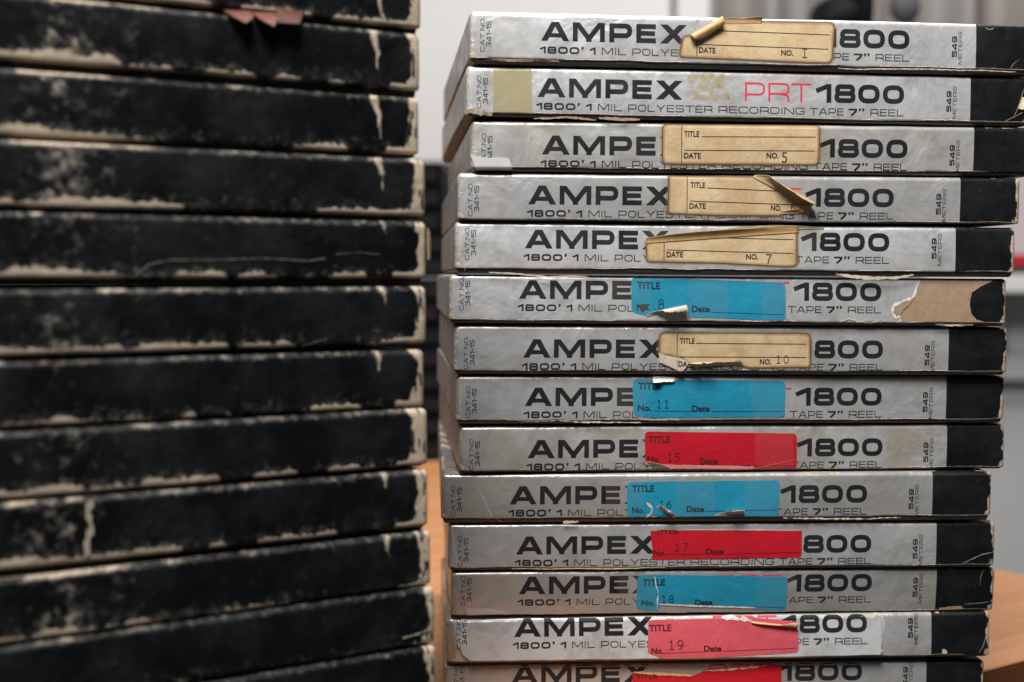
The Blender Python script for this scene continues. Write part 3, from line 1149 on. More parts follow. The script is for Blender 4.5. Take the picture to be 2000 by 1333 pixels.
# ---- box 4: tan label, right corner curling away
b = boxes[3]
poly = rpoly([b.measure(1306, 343.5), b.measure(1470, 346), b.measure(1512, 361), b.measure(1550, 383), b.measure(1580, 402), b.measure(1581, 414), b.measure(1532, 413),
              b.measure(1523, 422), b.measure(1400, 421), b.measure(1304.5, 417)], [1.0, .2, .2, .2, .3, .3, .3, .3, .3, 1.2])
s = decal(b, "paper_label", [(0, poly)], 0.10, M['tan'], b.root, wall=True, edge=0.8, dv=1.0, du=2.5, label="tan label curling off at its right end",
          lift=lambda u, v: 1.2 * max(0, (u - 104) / 10) ** 2 if u > 104 else 0)
rim(b, s, poly)
it = rules(b, [(1342, 345, 1341.5, 416), (1380, 367.5, 1548, 375), (1347, 393, 1578, 401.5)])
it += text_at(b, sans('TITLE', 1.8, 0.026, width=4.8), 1348, 367.2)
it += text_at(b, sans('DATE', 1.75, 0.026, width=5.3), 1346.3, 407.8)
it += text_at(b, sans('NO.', 1.75, 0.03, width=3.4), 1505, 411.8)
lf4 = lambda u, v: 1.2 * max(0, (u - 104) / 10) ** 2 if u > 104 else 0
label_print(b, s, it, 'ink_thin', lift=lf4)
label_print(b, s, text_at(b, serif_digits('6', 2.2, t=.13), 1544, 412), 'type', lift=lf4, name="typed_number")
flap(b, "curled_corner", b.measure(1471, 347), b.measure(1582, 409), 2.1, 5.6, 2.5, M['tan'], s, off=0.3, taper=(0.12, 1.0, 0.85), side=1, n=24, m=12)
flap(b, "torn_edge", b.measure(1526, 419), b.measure(1582, 417), 1.6, 1.8, 1.6, M['curl'], s, off=0.2, taper=(0.4, 1.0, .6), side=1)

# ---- box 5: tan label with the upper edge folded forward
b = boxes[4]
poly = rpoly([b.measure(1262, 470), b.measure(1300, 462), b.measure(1420, 452), b.measure(1556, 452), b.measure(1557, 519), b.measure(1540, 521.5), b.measure(1400, 514), b.measure(1262, 512)],
             [1, .2, .2, .5, 1.5, .5, .2, 1.6])
s = decal(b, "paper_label", [(0, poly)], 0.10, M['tan'], b.root, wall=True, edge=0.8, dv=1.0, du=2.5, label="tan label whose upper edge folds forward")
rim(b, s, poly)
it = rules(b, [(1297, 468, 1296.5, 509), (1332, 463, 1550, 468.5), (1302, 488.5, 1548.5, 495.5)])
it += text_at(b, sans('DATE', 1.75, 0.026, width=5.4), 1301.5, 502.5)
it += text_at(b, sans('NO.', 1.75, 0.03, width=4.0), 1456.6, 507)
label_print(b, s, it, 'ink_thin')
label_print(b, s, text_at(b, serif_digits('7', 3.1, t=.12), 1495, 515.5), 'type', name="typed_number")
flap(b, "folded_edge", b.measure(1262, 476), b.measure(1560, 455), 3.2, 3.4, 1.15, M['curl'], s, off=0.2, taper=(0.55, 1.0, .55), side=1, n=30)
flap(b, "loose_tape", b.measure(1420, 451), b.measure(1609, 448), 3.0, 1.6, 1.2, M['tape_solid'], b.root, off=0.15, taper=(.5, 1, .3), side=1, n=30)
decal(b, "clear_tape", [(0, stk(b, [(1247, 436), (1300, 436), (1300, 521), (1247, 520)]))], 0.06, M['tape'], b.root)
decal(b, "clear_tape", [(0, stk(b, [(1540, 446), (1608, 448), (1578, 524), (1540, 524)]))], 0.06, M['tape'], b.root)
strip(b, "torn_fringe", stk(b, [(955, 528), (1010, 531), (1070, 536.5), (1120, 535), (1148, 537)]), 0.5, 0.8, M['torn'], b.root, seed=21, jag=.2)
strip(b, "torn_fringe", stk(b, [(1632, 532), (1665, 537), (1700, 540), (1750, 540), (1784, 533)]), 1.0, 0.7, M['torn'], b.root, seed=22)
strip(b, "cover_tear", stk(b, [(897, 437), (892, 452), (899, 462), (899, 505), (903, 512), (908, 528)]), 0.35, 0.1, M['crease'], b.root, seed=23)

# ---- box 6: blue label, bare brown board
b = boxes[5]
poly = rpoly(stk(b, [(1233, 543), (1346, 545), (1534, 553), (1534.5, 627), (1482, 625), (1344, 620), (1342, 600), (1330, 598), (1262, 617), (1233, 610)]), [1.7, .1, 1.7, 1.7, .1, .1, .2, .2, .2, 1.7])
s = decal(b, "paper_label", [(0, poly)], 0.10, M['blue'], b.root, wall=True, dv=1.5, label="blue label with a rolled tear at its lower edge")
it = text_at(b, sans('TITLE', 2.15, 0.028, width=7.6), 1244, 563.5, 1500, 572)
it += text_at(b, sans('No.', 1.9, 0.034, width=4.4), 1243, 605.5)
it += text_at(b, sans('Date', 2.0, 0.036, width=6.0), 1350.5, 609.5)
it += rules(b, [(1276, 604.5, 1292, 605), (1388, 610, 1530, 615)], 0.16)
label_print(b, s, it, 'type_pale')
label_print(b, s, text_at(b, serif_digits('8', 3.0, t=.1), 1285.5, 603.5), 'type_pale', name="typed_number")
decal(b, "ink_scribble", [(0, rpoly(stk(b, [(1246, 595), (1270, 594), (1262, 602), (1254, 612), (1249, 603)]), .5))], 0.16, M['type'], s, edge=0.0)
flap(b, "rolled_tear", b.measure(1262, 619), b.measure(1340, 603), 1.2, 4.6, 3.5, M['torn'], s, off=0.15, taper=(0.1, .7, 1.25), side=1, n=22, seed=3, jag=.15)
decal(b, "clear_tape", [(0, stk(b, [(1192, 539), (1271, 541), (1270, 632), (1192, 630)]))], 0.20, M['tape'], b.root, lift=lambda u, v: 0.25 * max(0, (v - 11) / 3))
decal(b, "clear_tape", [(0, stk(b, [(1345, 543), (1422, 545), (1421, 634), (1345, 632)]))], 0.20, M['tape'], b.root)
decal(b, "clear_tape", [(0, stk(b, [(1486, 545), (1560, 547), (1561, 634), (1486, 633)]))], 0.20, M['tape'], b.root)
P = stk(b, [(1799, 546), (1793, 560), (1786, 580), (1762, 590), (1746, 598), (1745, 612), (1752, 622), (1758, 618), (1760, 627)])
Q = stk(b, [(1925, 631), (1906, 625), (1896, 612), (1893, 595), (1897, 572), (1915, 560), (1950, 545)])
poly = []
for a, c in zip(P[:-1], P[1:]): poly += jag(a, c, 0.18, 4, int(a[0] * 10))
poly.append(P[-1])
for a, c in zip(Q[:-1], Q[1:]): poly += jag(a, c, 0.12, 4, int(a[0] * 10))
poly.append(Q[-1])
decal(b, "bare_board", [(0, poly)], 0.07, M['board'], b.root, edge=0.0, du=2, label="bare brown board where the cover paper is torn away")
fr = [(p[0], p[1]) for p in P]
strip(b, "torn_paper_rim", [(p[0] - .35, p[1]) for p in fr], 0.75, 0.11, M['white_torn'], b.root, seed=31, jag=.7)
strip(b, "board_crack", stk(b, [(1786, 582), (1776, 596), (1762, 608), (1758, 618)]), 0.22, 0.12, M['ink_thin'], b.root, seed=32)
strip(b, "torn_fringe", stk(b, [(1640, 628), (1658, 622), (1680, 628), (1740, 629), (1762, 627)]), 0.5, 0.2, M['torn'], b.root, seed=33, jag=.9)
strip(b, "torn_fringe", stk(b, [(1826, 632), (1850, 634), (1900, 633)]), 0.7, 0.5, M['torn'], b.root, seed=34)

# ---- box 7: stained tan label torn along the bottom
b = boxes[6]
poly = rpoly([b.measure(1286, 690), b.measure(1288, 650), b.measure(1582, 651.5), b.measure(1582.5, 717.5), b.measure(1462, 719), b.measure(1452, 716), b.measure(1446, 709), b.measure(1440, 707),
              b.measure(1424, 716), b.measure(1360, 713), b.measure(1343, 710), b.measure(1330, 699), b.measure(1300, 694)], [.3, 2, 1.8, 1.2, .2, .1, .1, .1, .2, .2, .2, .2, .2])
s = decal(b, "paper_label", [(0, poly)], 0.10, M['tan_pale'], b.root, wall=True, edge=0.8, dv=1.2, du=2.5, label="stained tan label with a ragged lower edge")
rim(b, s, poly)
poly = stk(b, [(1286, 689), (1302, 695), (1330, 700), (1345, 708), (1341, 716), (1334, 723), (1328, 725), (1300, 713), (1288, 708)])
s2 = decal(b, "torn_corner", [(0, poly)], 0.16, M['torn'], s, wall=True, lift=lambda u, v: 0.35)
it = rules(b, [(1322.5, 652, 1322, 694), (1360, 671, 1575, 672.5), (1328, 697.5, 1574, 698.5)])
it += text_at(b, sans('TITLE', 1.8, 0.026, width=4.9), 1327.5, 671.5)
it += text_at(b, sans('NO.', 1.75, 0.03, width=3.9), 1483.5, 712)
label_print(b, s, it, 'ink_thin')
label_print(b, s, text_at(b, serif_digits('10', 2.7, t=.1, wd=.66), 1515, 710.5), 'type', name="typed_number")
label_print(b, s, text_at(b, sans('DA', 1.75, 0.026, width=2.9), 1324.5, 716) + rules(b, [(1322, 702, 1322, 720)], .14), 'ink_thin', off=0.58)
flap(b, "torn_edge", b.measure(1345, 717), b.measure(1446, 714), 1.4, 2.6, 2.2, M['torn'], s, off=0.14, taper=(1.2, .9, .7), side=1, n=24, jag=.3, seed=5)

# ---- box 8: clean blue label
b = boxes[7]
poly = rpoly(stk(b, [(1235, 741.5), (1534, 744.5), (1532, 816), (1262, 815.5), (1237, 811)]), [1.9, 2.0, 2.0, .2, 1.2])
s = decal(b, "paper_label", [(0, poly)], 0.10, M['blue'], b.root, wall=True, dv=2)
it = text_at(b, sans('TITLE', 2.15, 0.028, width=7.6), 1246, 760.5)
it += text_at(b, sans('No.', 2.0, 0.034, width=4.5), 1245, 802.5)
it += text_at(b, sans('Date', 2.0, 0.036, width=6.0), 1351, 804)
it += rules(b, [(1275, 802.8, 1351, 804), (1390, 804, 1529, 804)], 0.16)
label_print(b, s, it, 'type_pale')
label_print(b, s, text_at(b, serif_digits('11', 2.8, t=.1, wd=.62), 1282, 798), 'type_pale', name="typed_number")
decal(b, "clear_tape", [(0, stk(b, [(1460, 733), (1534, 734), (1546, 823), (1472, 823)]))], 0.20, M['tape'], b.root)
decal(b, "clear_tape", [(0, stk(b, [(1198, 731), (1273, 732), (1254, 826), (1192, 824)]))], 0.20, M['tape'], b.root)
flap(b, "torn_tape_flap", b.measure(1275, 735), b.measure(1318, 738), 2.0, 2.3, 1.5, M['white_torn'], b.root, off=0.25, side=-1, taper=(1.2, .5), jag=.2)
strip(b, "cover_tear", stk(b, [(968, 813), (985, 818), (1020, 823), (1100, 823), (1190, 826), (1252, 826)]), 0.45, 0.12, M['torn'], b.root, seed=41, jag=.8)
strip(b, "cover_tear", stk(b, [(893, 742), (900, 760), (898, 790), (901, 815)]), 0.3, 0.1, M['crease'], b.root, seed=42)

# ---- box 9: red label
b = boxes[8]
poly = rpoly(stk(b, [(1259, 843), (1556, 847), (1555.5, 919), (1472, 918), (1470, 909), (1300, 907), (1282, 902), (1260, 903)]), [1.7, 1.7, 1.7, .1, .1, .2, .2, .8])
s = decal(b, "paper_label", [(0, poly)], 0.10, M['red'], b.root, wall=True, dv=2)
it = text_at(b, sans('TITLE', 2.15, 0.028, width=7.4), 1265.5, 865)
it += text_at(b, sans('No.', 1.9, 0.034, width=4.2), 1264, 902.5)
it += text_at(b, sans('Date', 2.0, 0.036, width=6.0), 1367, 907)
it += rules(b, [(1475, 910, 1552, 911)], 0.16)
label_print(b, s, it, 'type_red')
label_print(b, s, text_at(b, serif_digits('15', 2.8, t=.1, wd=.62), 1303, 902), 'type_red', name="typed_number")
decal(b, "torn_strip", [(0, jag(b.measure(1290, 907.5), b.measure(1470, 911), .12, 20, 4) + [b.measure(1474, 913), b.measure(1468, 918), b.measure(1310, 916)])], 0.13, M['pink_edge'], s, du=2)
flap(b, "torn_edge", b.measure(1262, 908), b.measure(1300, 915), 1.3, 1.6, 2.2, M['torn'], s, off=0.14, taper=(.7, 1, .5), side=1)
decal(b, "clear_tape", [(0, stk(b, [(1474, 831), (1549, 832), (1549, 921), (1474, 922)]))], 0.20, M['tape'], b.root)
strip(b, "scratch", stk(b, [(1475, 915), (1510, 907), (1553, 898)]), 0.14, 0.22, M['pink_edge'], b.root, seed=51)

# ---- box 10: blue label torn twice
b = boxes[9]
poly = rpoly(stk(b, [(1224, 941.5), (1523, 938), (1521, 1009), (1457, 1010), (1452, 1000), (1430, 994), (1396, 1006), (1395, 1013), (1322, 1014), (1310, 1002), (1298, 990), (1280, 986),
                     (1262, 982), (1273, 994), (1270, 1006), (1259, 1013), (1225, 1012)]), [1.8, 1.8, 1.8, .1, .1, .2, .1, .1, .1, .1, .1, .1, .1, .1, .1, .1, 1.4])
s = decal(b, "paper_label", [(0, poly)], 0.10, M['blue'], b.root, wall=True, dv=2, label="blue label torn open in two places")
it = text_at(b, sans('TITLE', 2.15, 0.028, width=7.4), 1234, 960.5)
it += text_at(b, sans('No.', 1.9, 0.034, width=4.2), 1234, 1002)
it += text_at(b, sans('Date', 2.0, 0.036, width=5.9), 1340.5, 1000)
it += rules(b, [(1378, 999, 1518, 996)], 0.16)
label_print(b, s, it, 'type_pale')
label_print(b, s, text_at(b, serif_digits('16', 2.7, t=.1, wd=.6), 1287.5, 993.5), 'type_pale', name="typed_number")
flap(b, "torn_flap", b.measure(1283, 991), b.measure(1318, 1012), 1.1, 2.6, 2.2, M['torn'], s, off=0.15, taper=(.5, 1, .3), side=1, jag=.2, seed=2)
strip(b, "torn_edge", stk(b, [(1262, 983), (1274, 993), (1270, 1004), (1260, 1012)]), 1.1, 0.2, M['torn'], s, seed=7, jag=.7)
flap(b, "torn_flap", b.measure(1397, 1008), b.measure(1452, 1004), 1.5, 2.6, 2.0, M['torn'], s, off=0.15, taper=(.2, .8, 1.2), side=1, jag=.2, seed=3)
decal(b, "clear_tape", [(0, stk(b, [(1182, 925), (1257, 925), (1257, 1016), (1182, 1017)]))], 0.20, M['tape'], b.root)
decal(b, "clear_tape", [(0, stk(b, [(1321, 925), (1395, 925), (1395, 1013), (1321, 1014)]))], 0.22, M['tape'], b.root)
decal(b, "clear_tape", [(0, stk(b, [(1454, 922), (1524, 922), (1530, 1012), (1454, 1013)]))], 0.20, M['tape'], b.root)
strip(b, "cover_crease", stk(b, [(920, 947), (934, 956), (946, 975), (953, 995), (962, 1010), (979, 1019)]), 0.28, 0.05, M['crease'], b.root, seed=61, jag=.8)
strip(b, "torn_fringe", stk(b, [(1100, 1020), (1112, 1019), (1130, 1018)]), 0.9, 0.4, M['torn'], b.root, seed=62)
strip(b, "torn_fringe", stk(b, [(1530, 1012), (1600, 1013), (1680, 1014), (1760, 1012)]), 0.4, 0.15, M['torn'], b.root, seed=63, jag=.9)

# ---- box 11: red label
b = boxes[10]
poly = jag(b.measure(1270, 1036.5), b.measure(1566, 1037), 0.06, 30, 77) + rpoly(stk(b, [(1566, 1037), (1565.5, 1089), (1277, 1094), (1270, 1086)]), [0, 1.5, 1.4, 1.4])
s = decal(b, "paper_label", [(0, poly)], 0.10, M['red'], b.root, wall=True, dv=2)
it = text_at(b, sans('TITLE', 1.3, 0.02, width=8.0), 1278, 1043)
it += text_at(b, sans('No.', 1.9, 0.034, width=4.2), 1276, 1085.5)
it += text_at(b, sans('Date', 2.0, 0.036, width=6.0), 1378.5, 1083)
it += rules(b, [(1302, 1083, 1378, 1083), (1414, 1082.5, 1562, 1079)], 0.16)
label_print(b, s, it, 'type_red')
label_print(b, s, text_at(b, serif_digits('17', 2.9, t=.1, wd=.64), 1317, 1078), 'type_red', name="typed_number")
strip(b, "torn_edge", stk(b, [(1272, 1037), (1300, 1033.5), (1335, 1035.5)]), 0.6, 0.16, M['board'], s, seed=71)
strip(b, "torn_edge", stk(b, [(1335, 1035), (1450, 1035), (1560, 1036)]), 0.28, 0.16, M['torn'], s, seed=72)
strip(b, "cover_tear", stk(b, [(884, 1036), (886, 1060), (890, 1085), (899, 1108)]), 0.35, 0.12, M['crease'], b.root, seed=73)
strip(b, "torn_fringe", stk(b, [(1000, 1112), (1100, 1111), (1200, 1110.5), (1300, 1109)]), 0.35, 0.2, M['torn'], b.root, seed=74)
strip(b, "scratch", stk(b, [(1940, 1078), (1915, 1084), (1890, 1096), (1880, 1101)]), 0.3, 0.06, M['scratch'], b.root, seed=75)
strip(b, "scratch", stk(b, [(1765, 1039), (1790, 1031), (1810, 1023)]), 0.16, 0.05, M['crease'], b.root, seed=76)

# ---- box 12: blue label torn along the bottom
b = boxes[11]
poly = rpoly(stk(b, [(1244, 1123), (1280, 1122.5), (1538, 1125.5), (1536, 1194), (1475, 1192), (1476, 1187), (1400, 1184.5), (1290, 1181), (1286, 1194), (1243, 1192)]), [1.9, .1, 1.9, 1.9, .1, .1, .2, .2, .1, 1.7])
s = decal(b, "paper_label", [(0, poly)], 0.10, M['blue'], b.root, wall=True, dv=2, label="blue label with its lower edge torn off")
it = text_at(b, sans('TITLE', 2.15, 0.028, width=7.6), 1254.5, 1143.5)
it += text_at(b, sans('No.', 1.9, 0.034, width=4.4), 1253, 1183.5)
it += text_at(b, sans('Date', 1.9, 0.036, width=5.9), 1357.5, 1182.5)
it += rules(b, [(1477, 1186.5, 1532, 1187.3)], 0.16)
label_print(b, s, it, 'type_pale')
label_print(b, s, text_at(b, serif_digits('18', 2.8, t=.1, wd=.6), 1292, 1179), 'type_pale', name="typed_number")
strip(b, "paper_tear", stk(b, [(1278, 1126), (1281, 1142), (1286, 1160), (1284, 1176), (1285, 1194)]), 0.3, 0.24, M['white_torn'], s, seed=81, jag=1.0)
strip(b, "torn_edge", stk(b, [(1286, 1180.5), (1350, 1184), (1420, 1186), (1476, 1188)]), 0.5, 0.25, M['white_torn'], s, seed=82, jag=.4)
decal(b, "clear_tape", [(0, stk(b, [(1206, 1118), (1281, 1120), (1285, 1198), (1210, 1198)]))], 0.20, M['tape'], b.root)
decal(b, "clear_tape", [(0, stk(b, [(1477, 1113), (1550, 1114), (1549, 1196), (1477, 1197)]))], 0.20, M['tape'], b.root)
strip(b, "torn_fringe", stk(b, [(1405, 1113), (1480, 1110.5), (1549, 1109)]), 0.35, 0.4, M['torn'], b.root, seed=83, jag=.2)
poly = stk(b, [(912, 1190), (960, 1191), (985, 1197), (1000, 1204), (912, 1204)])
decal(b, "silver_flap", [(0, poly)], 0.14, M['silver_flap'], b.root, wall=True)
decal(b, "bare_board", [(0, jag(b.measure(1836, 1188), b.measure(1882, 1184), .2, 8, 3) + [b.measure(1884, 1191), b.measure(1832, 1194)])], 0.05, M['board'], b.root)
strip(b, "scratch", stk(b, [(1884, 1181), (1920, 1178), (1936, 1175)]), 0.2, 0.06, M['scratch'], b.root, seed=84)
strip(b, "scratch", stk(b, [(1912, 1143), (1914, 1125), (1919, 1112)]), 0.15, 0.06, M['scratch'], b.root, seed=85)
strip(b, "cover_tear", stk(b, [(877, 1150), (874, 1170), (878, 1196)]), 0.5, 0.1, M['torn'], b.root, seed=86)

# ---- box 13: faded pink red label, bright cover
b = boxes[12]
L13 = lambda u, v: 1.15 * min(max(v, 0), 14) / 14 + 0.06
poly = rpoly(stk(b, [(1266, 1211), (1325, 1210), (1470, 1206.5), (1556, 1214), (1559, 1273), (1400, 1282), (1290, 1284), (1264, 1273)]), [1.5, .2, .2, .5, 1.7, .2, .4, .5])
s = decal(b, "paper_label", [(0, poly)], 0.10, M['pink'], b.root, wall=True, dv=2, lift=L13)
it = text_at(b, sans('TITLE', 2.15, 0.028, width=7.5), 1267, 1232.5, 1500, 1228)
it += text_at(b, sans('No.', 1.95, 0.034, width=4.0), 1271, 1275)
it += text_at(b, sans('Date', 2.0, 0.036, width=6.0), 1373, 1271, 1500, 1268)
it += rules(b, [(1293, 1274.5, 1373, 1271), (1408, 1270.5, 1555, 1264.5)], 0.16)
label_print(b, s, it, 'type_red', lift=L13)
label_print(b, s, text_at(b, serif_digits('19', 3.2, t=.1, wd=.62), 1305, 1268), 'type_red', lift=L13, name="typed_number")
flap(b, "curled_edge", b.measure(1467, 1210), b.measure(1556, 1219), 1.0, 2.6, 3.3, M['curl'], s, off=0.15, taper=(.5, .9, 1.4), side=-1, n=20)
strip(b, "torn_edge", stk(b, [(1408, 1208), (1425, 1206), (1445, 1209), (1468, 1211)]), 1.0, 0.4, M['white_torn'], s, seed=91, jag=.8)
strip(b, "torn_edge", stk(b, [(1300, 1209), (1315, 1210), (1322, 1213)]), 0.5, 0.2, M['torn'], s, seed=92, jag=.8)
strip(b, "cover_tear", stk(b, [(898, 1210), (893, 1232), (896, 1250), (913, 1272), (926, 1290)]), 0.45, 0.1, M['crease'], b.root, seed=94)
strip(b, "torn_edge", stk(b, [(1692, 1203), (1705, 1205), (1712, 1200), (1719, 1204)]), 1.2, 0.3, M['torn'], b.root, seed=95)
decal(b, "bare_board", [(0, jag(b.measure(872, 1222), b.measure(886, 1240), .3, 4, 3) + jag(b.measure(886, 1240), b.measure(890, 1290), .4, 7, 3) + [b.measure(876, 1290)])], 0.06, M['board'], b.root)
strip(b, "torn_fringe", stk(b, [(1842, 1268), (1844, 1273), (1848, 1278)]), 1.4, 0.06, M['torn'], b.root, seed=96)
strip(b, "scratch", stk(b, [(1926, 1240), (1920, 1262), (1912, 1275)]), 0.2, 0.06, M['scratch'], b.root, seed=97)

# ---- box 14: torn red label
b = boxes[13]
top = jag(b.measure(1236, 1313), b.measure(1355, 1319), .1, 8, 3) + jag(b.measure(1355, 1319), b.measure(1385, 1307), .2, 4, 3) + jag(b.measure(1385, 1306), b.measure(1526, 1298), .12, 9, 5)
poly = top + stk(b, [(1526, 1298), (1526, 1375), (1233, 1378)])
s = decal(b, "paper_label", [(0, poly)], 0.10, M['red'], b.root, wall=True, dv=2)
label_print(b, s, text_at(b, sans('TITLE', 1.6, 0.028, width=7.5), 1241, 1325), 'type_red')
strip(b, "torn_edge", stk(b, [(1236, 1313), (1290, 1316), (1353, 1319)]), 1.0, 0.35, M['curl'], s, seed=98, jag=.3)
strip(b, "torn_edge", stk(b, [(1378, 1310), (1420, 1308), (1500, 1300)]), 0.5, 0.2, M['torn'], s, seed=99, jag=.9)

# ------------------------------------------------------------------ the left stack, nearer the lens and seen from its black side
YL, DL_, XL = 0.573, 374.5, -22.5
LEANL = -0.054
HL = 14.75
# z of the top at the right corner, tilt in degrees, right edge x in the photograph
LP = [(80.0, 0.1, 826), (63.7, 0.2, 824), (46.9, 0.28, 822), (30.7, 0.15, 833), (14.3, -0.05, 835), (-2.6, 0.2, 835), (-19.2, -0.15, 830),
      (-34.6, 0.0, 836), (-50.6, -0.15, 838), (-66.7, 0.2, 843), (-81.3, 0.35, 850), (-96.6, 0.3, 852), (-113.4, 0.2, 853), (-130.4, 0.1, 853)]
ORD = ["topmost, just above the reddish torn paper", "second down, below the reddish torn paper", "third from the top", "fourth from the top",
       "fifth down, with a long thin scratch", "sixth from the top", "seventh from the top, in deep shade", "eighth down, with wide bare corner",
       "ninth down, with a pale drip mark", "tenth from the top", "eleventh from the top", "twelfth from the top, two above the bottom",
       "thirteenth from the top, second from the table", "bottom one on the table"]
OLl = outline(W, W, 1.6, du=0.6)
PRl = round_prof(HL, 0.95, 0.7, rows=22)


CRACK = [(1, 1), (1, .7), (.9, .8), (.8, .55), (.6, .22), (.8, .32), (.8, .35), (0, .1), (.8, .25), (.7, .35), (0, .1), (0, .1), (0, .1), (0, .1)]
CLUST = [.8, 1, .9, .95, .5, .7, .25, .8, .85, .9, .05, .1, .1, .1]


def wear_and_light_left(seed, k, i):
    ca, cl = CRACK[i]
    cs = CLUST[i]

    def fn(u, v, x, y, z):
        s = W - u                       # distance from the right-hand corner
        r_ = lambda q: float(vnoise(seed * 1.37 + q * 5.1, 3.1 * q, 9))
        n = fbm(u * 0.25, v * 0.35, seed)
        n2 = fbm(u * 0.10, 5.5, seed + 4, 2)
        w = np.zeros_like(u)
        cen = np.exp(-((s - 97) / 24.0) ** 2) * (0.35 + 0.65 * cs)
        # lower edge: thick in the middle of the spine, patchy elsewhere
        hgt = 0.32 + 1.2 * cen * (0.5 + n2) + 0.8 * smooth(0.45, 0.7, n2)
        band = smooth(HL - 0.4 - hgt * 1.3, HL - 0.25 - hgt * 0.35, v + (n - 0.5) * 1.0 + (fbm(u * 1.1, v * 0.5, seed + 71, 2) - 0.5) * 1.5)
        w = np.maximum(w, band * (0.24 + 0.75 * cen + 0.85 * smooth(0.46, 0.60, n2)) * 0.9)
        # soft rubbed haze above the lower edge
        w = np.maximum(w, smooth(HL - 5.5, HL - 0.8, v) * (0.16 + 0.16 * cen + 0.10 * smooth(0.4, 0.65, n2)))
        # upper edge: pale highlight painted along the rounding, plus patchy rubs
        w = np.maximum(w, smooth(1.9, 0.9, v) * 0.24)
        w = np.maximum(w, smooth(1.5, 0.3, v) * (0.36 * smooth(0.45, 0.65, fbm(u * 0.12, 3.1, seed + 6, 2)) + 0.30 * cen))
        # rubbed middle
        cn = np.exp(-((s - 94) / 13.0) ** 2) * cs
        mid = cs * (np.exp(-((s - 90 - 9 * r_(1)) / (6.0 + 5 * r_(2))) ** 2) + 0.5 * np.exp(-((s - 74 - 12 * r_(3)) / 5.0) ** 2))
        w = np.maximum(w, mid * smooth(0.35, 0.75, fbm(u * 0.30, v * 0.30, seed + 11)) * 0.50)
        w = np.maximum(w, cn * smooth(0.4, 0.8, fbm(u * 0.6, v * 0.6, seed + 15)) * 0.40)
        # fold line of the wrap, near the corner
        r1, r2, r3 = r_(4), r_(5), r_(6)
        sl = 12.8 + 1.8 * r1 - (1.0 + 2.0 * r3) * v / 14 + 0.25 * np.sin(v * 0.9 + seed)
        wd = 1.7 * np.clip(1.1 - v / (14.5 * cl), 0.0, 1)
        ln = smooth(wd, wd * 0.35, np.abs(s - sl + (n - 0.5) * 1.0)) * (wd > 0.02)
        w = np.maximum(w, ln * 0.72 * ca)
        # lower edge of that fold
        w = np.maximum(w, smooth(1.5, 0.4, HL - v - 0.3 - 0.5 * n) * smooth(0, 1.5, s) * smooth(11.8 - 3 * r1, 10.4 - 3 * r1, s) * (0.85 if i < 10 else 0.3))
        # upright corner
        ww = 2.6 + 1.5 * k + 2.6 * (n - 0.5) + 1.8 * np.exp(-((v - HL) / 3.0) ** 2) + 1.2 * np.exp(-(v / 2.5) ** 2)
        strk = fbm(s * 1.4, v * 0.22, seed + 61)
        w = np.maximum(w, smooth(ww + 0.9, ww - 0.9, s) * (0.95 - 0.75 * smooth(0.5, 0.75, strk) * smooth(0.6, 1.4, s)))
        w = w * (1.0 if i < 10 else 0.80)  # wear faded on the lowest boxes to stand in for deeper shade
        side = (u > W) | (u < 0)
        w = np.where(side, smooth(0.42, 0.7, fbm(u * 0.3, v * 0.2, seed + 51)) * smooth(9, 2, np.minimum(np.abs(u), np.abs(u - W))) * 0.9 + 0.5 * smooth(1.2, 0, v), w)
        return w
    return fn


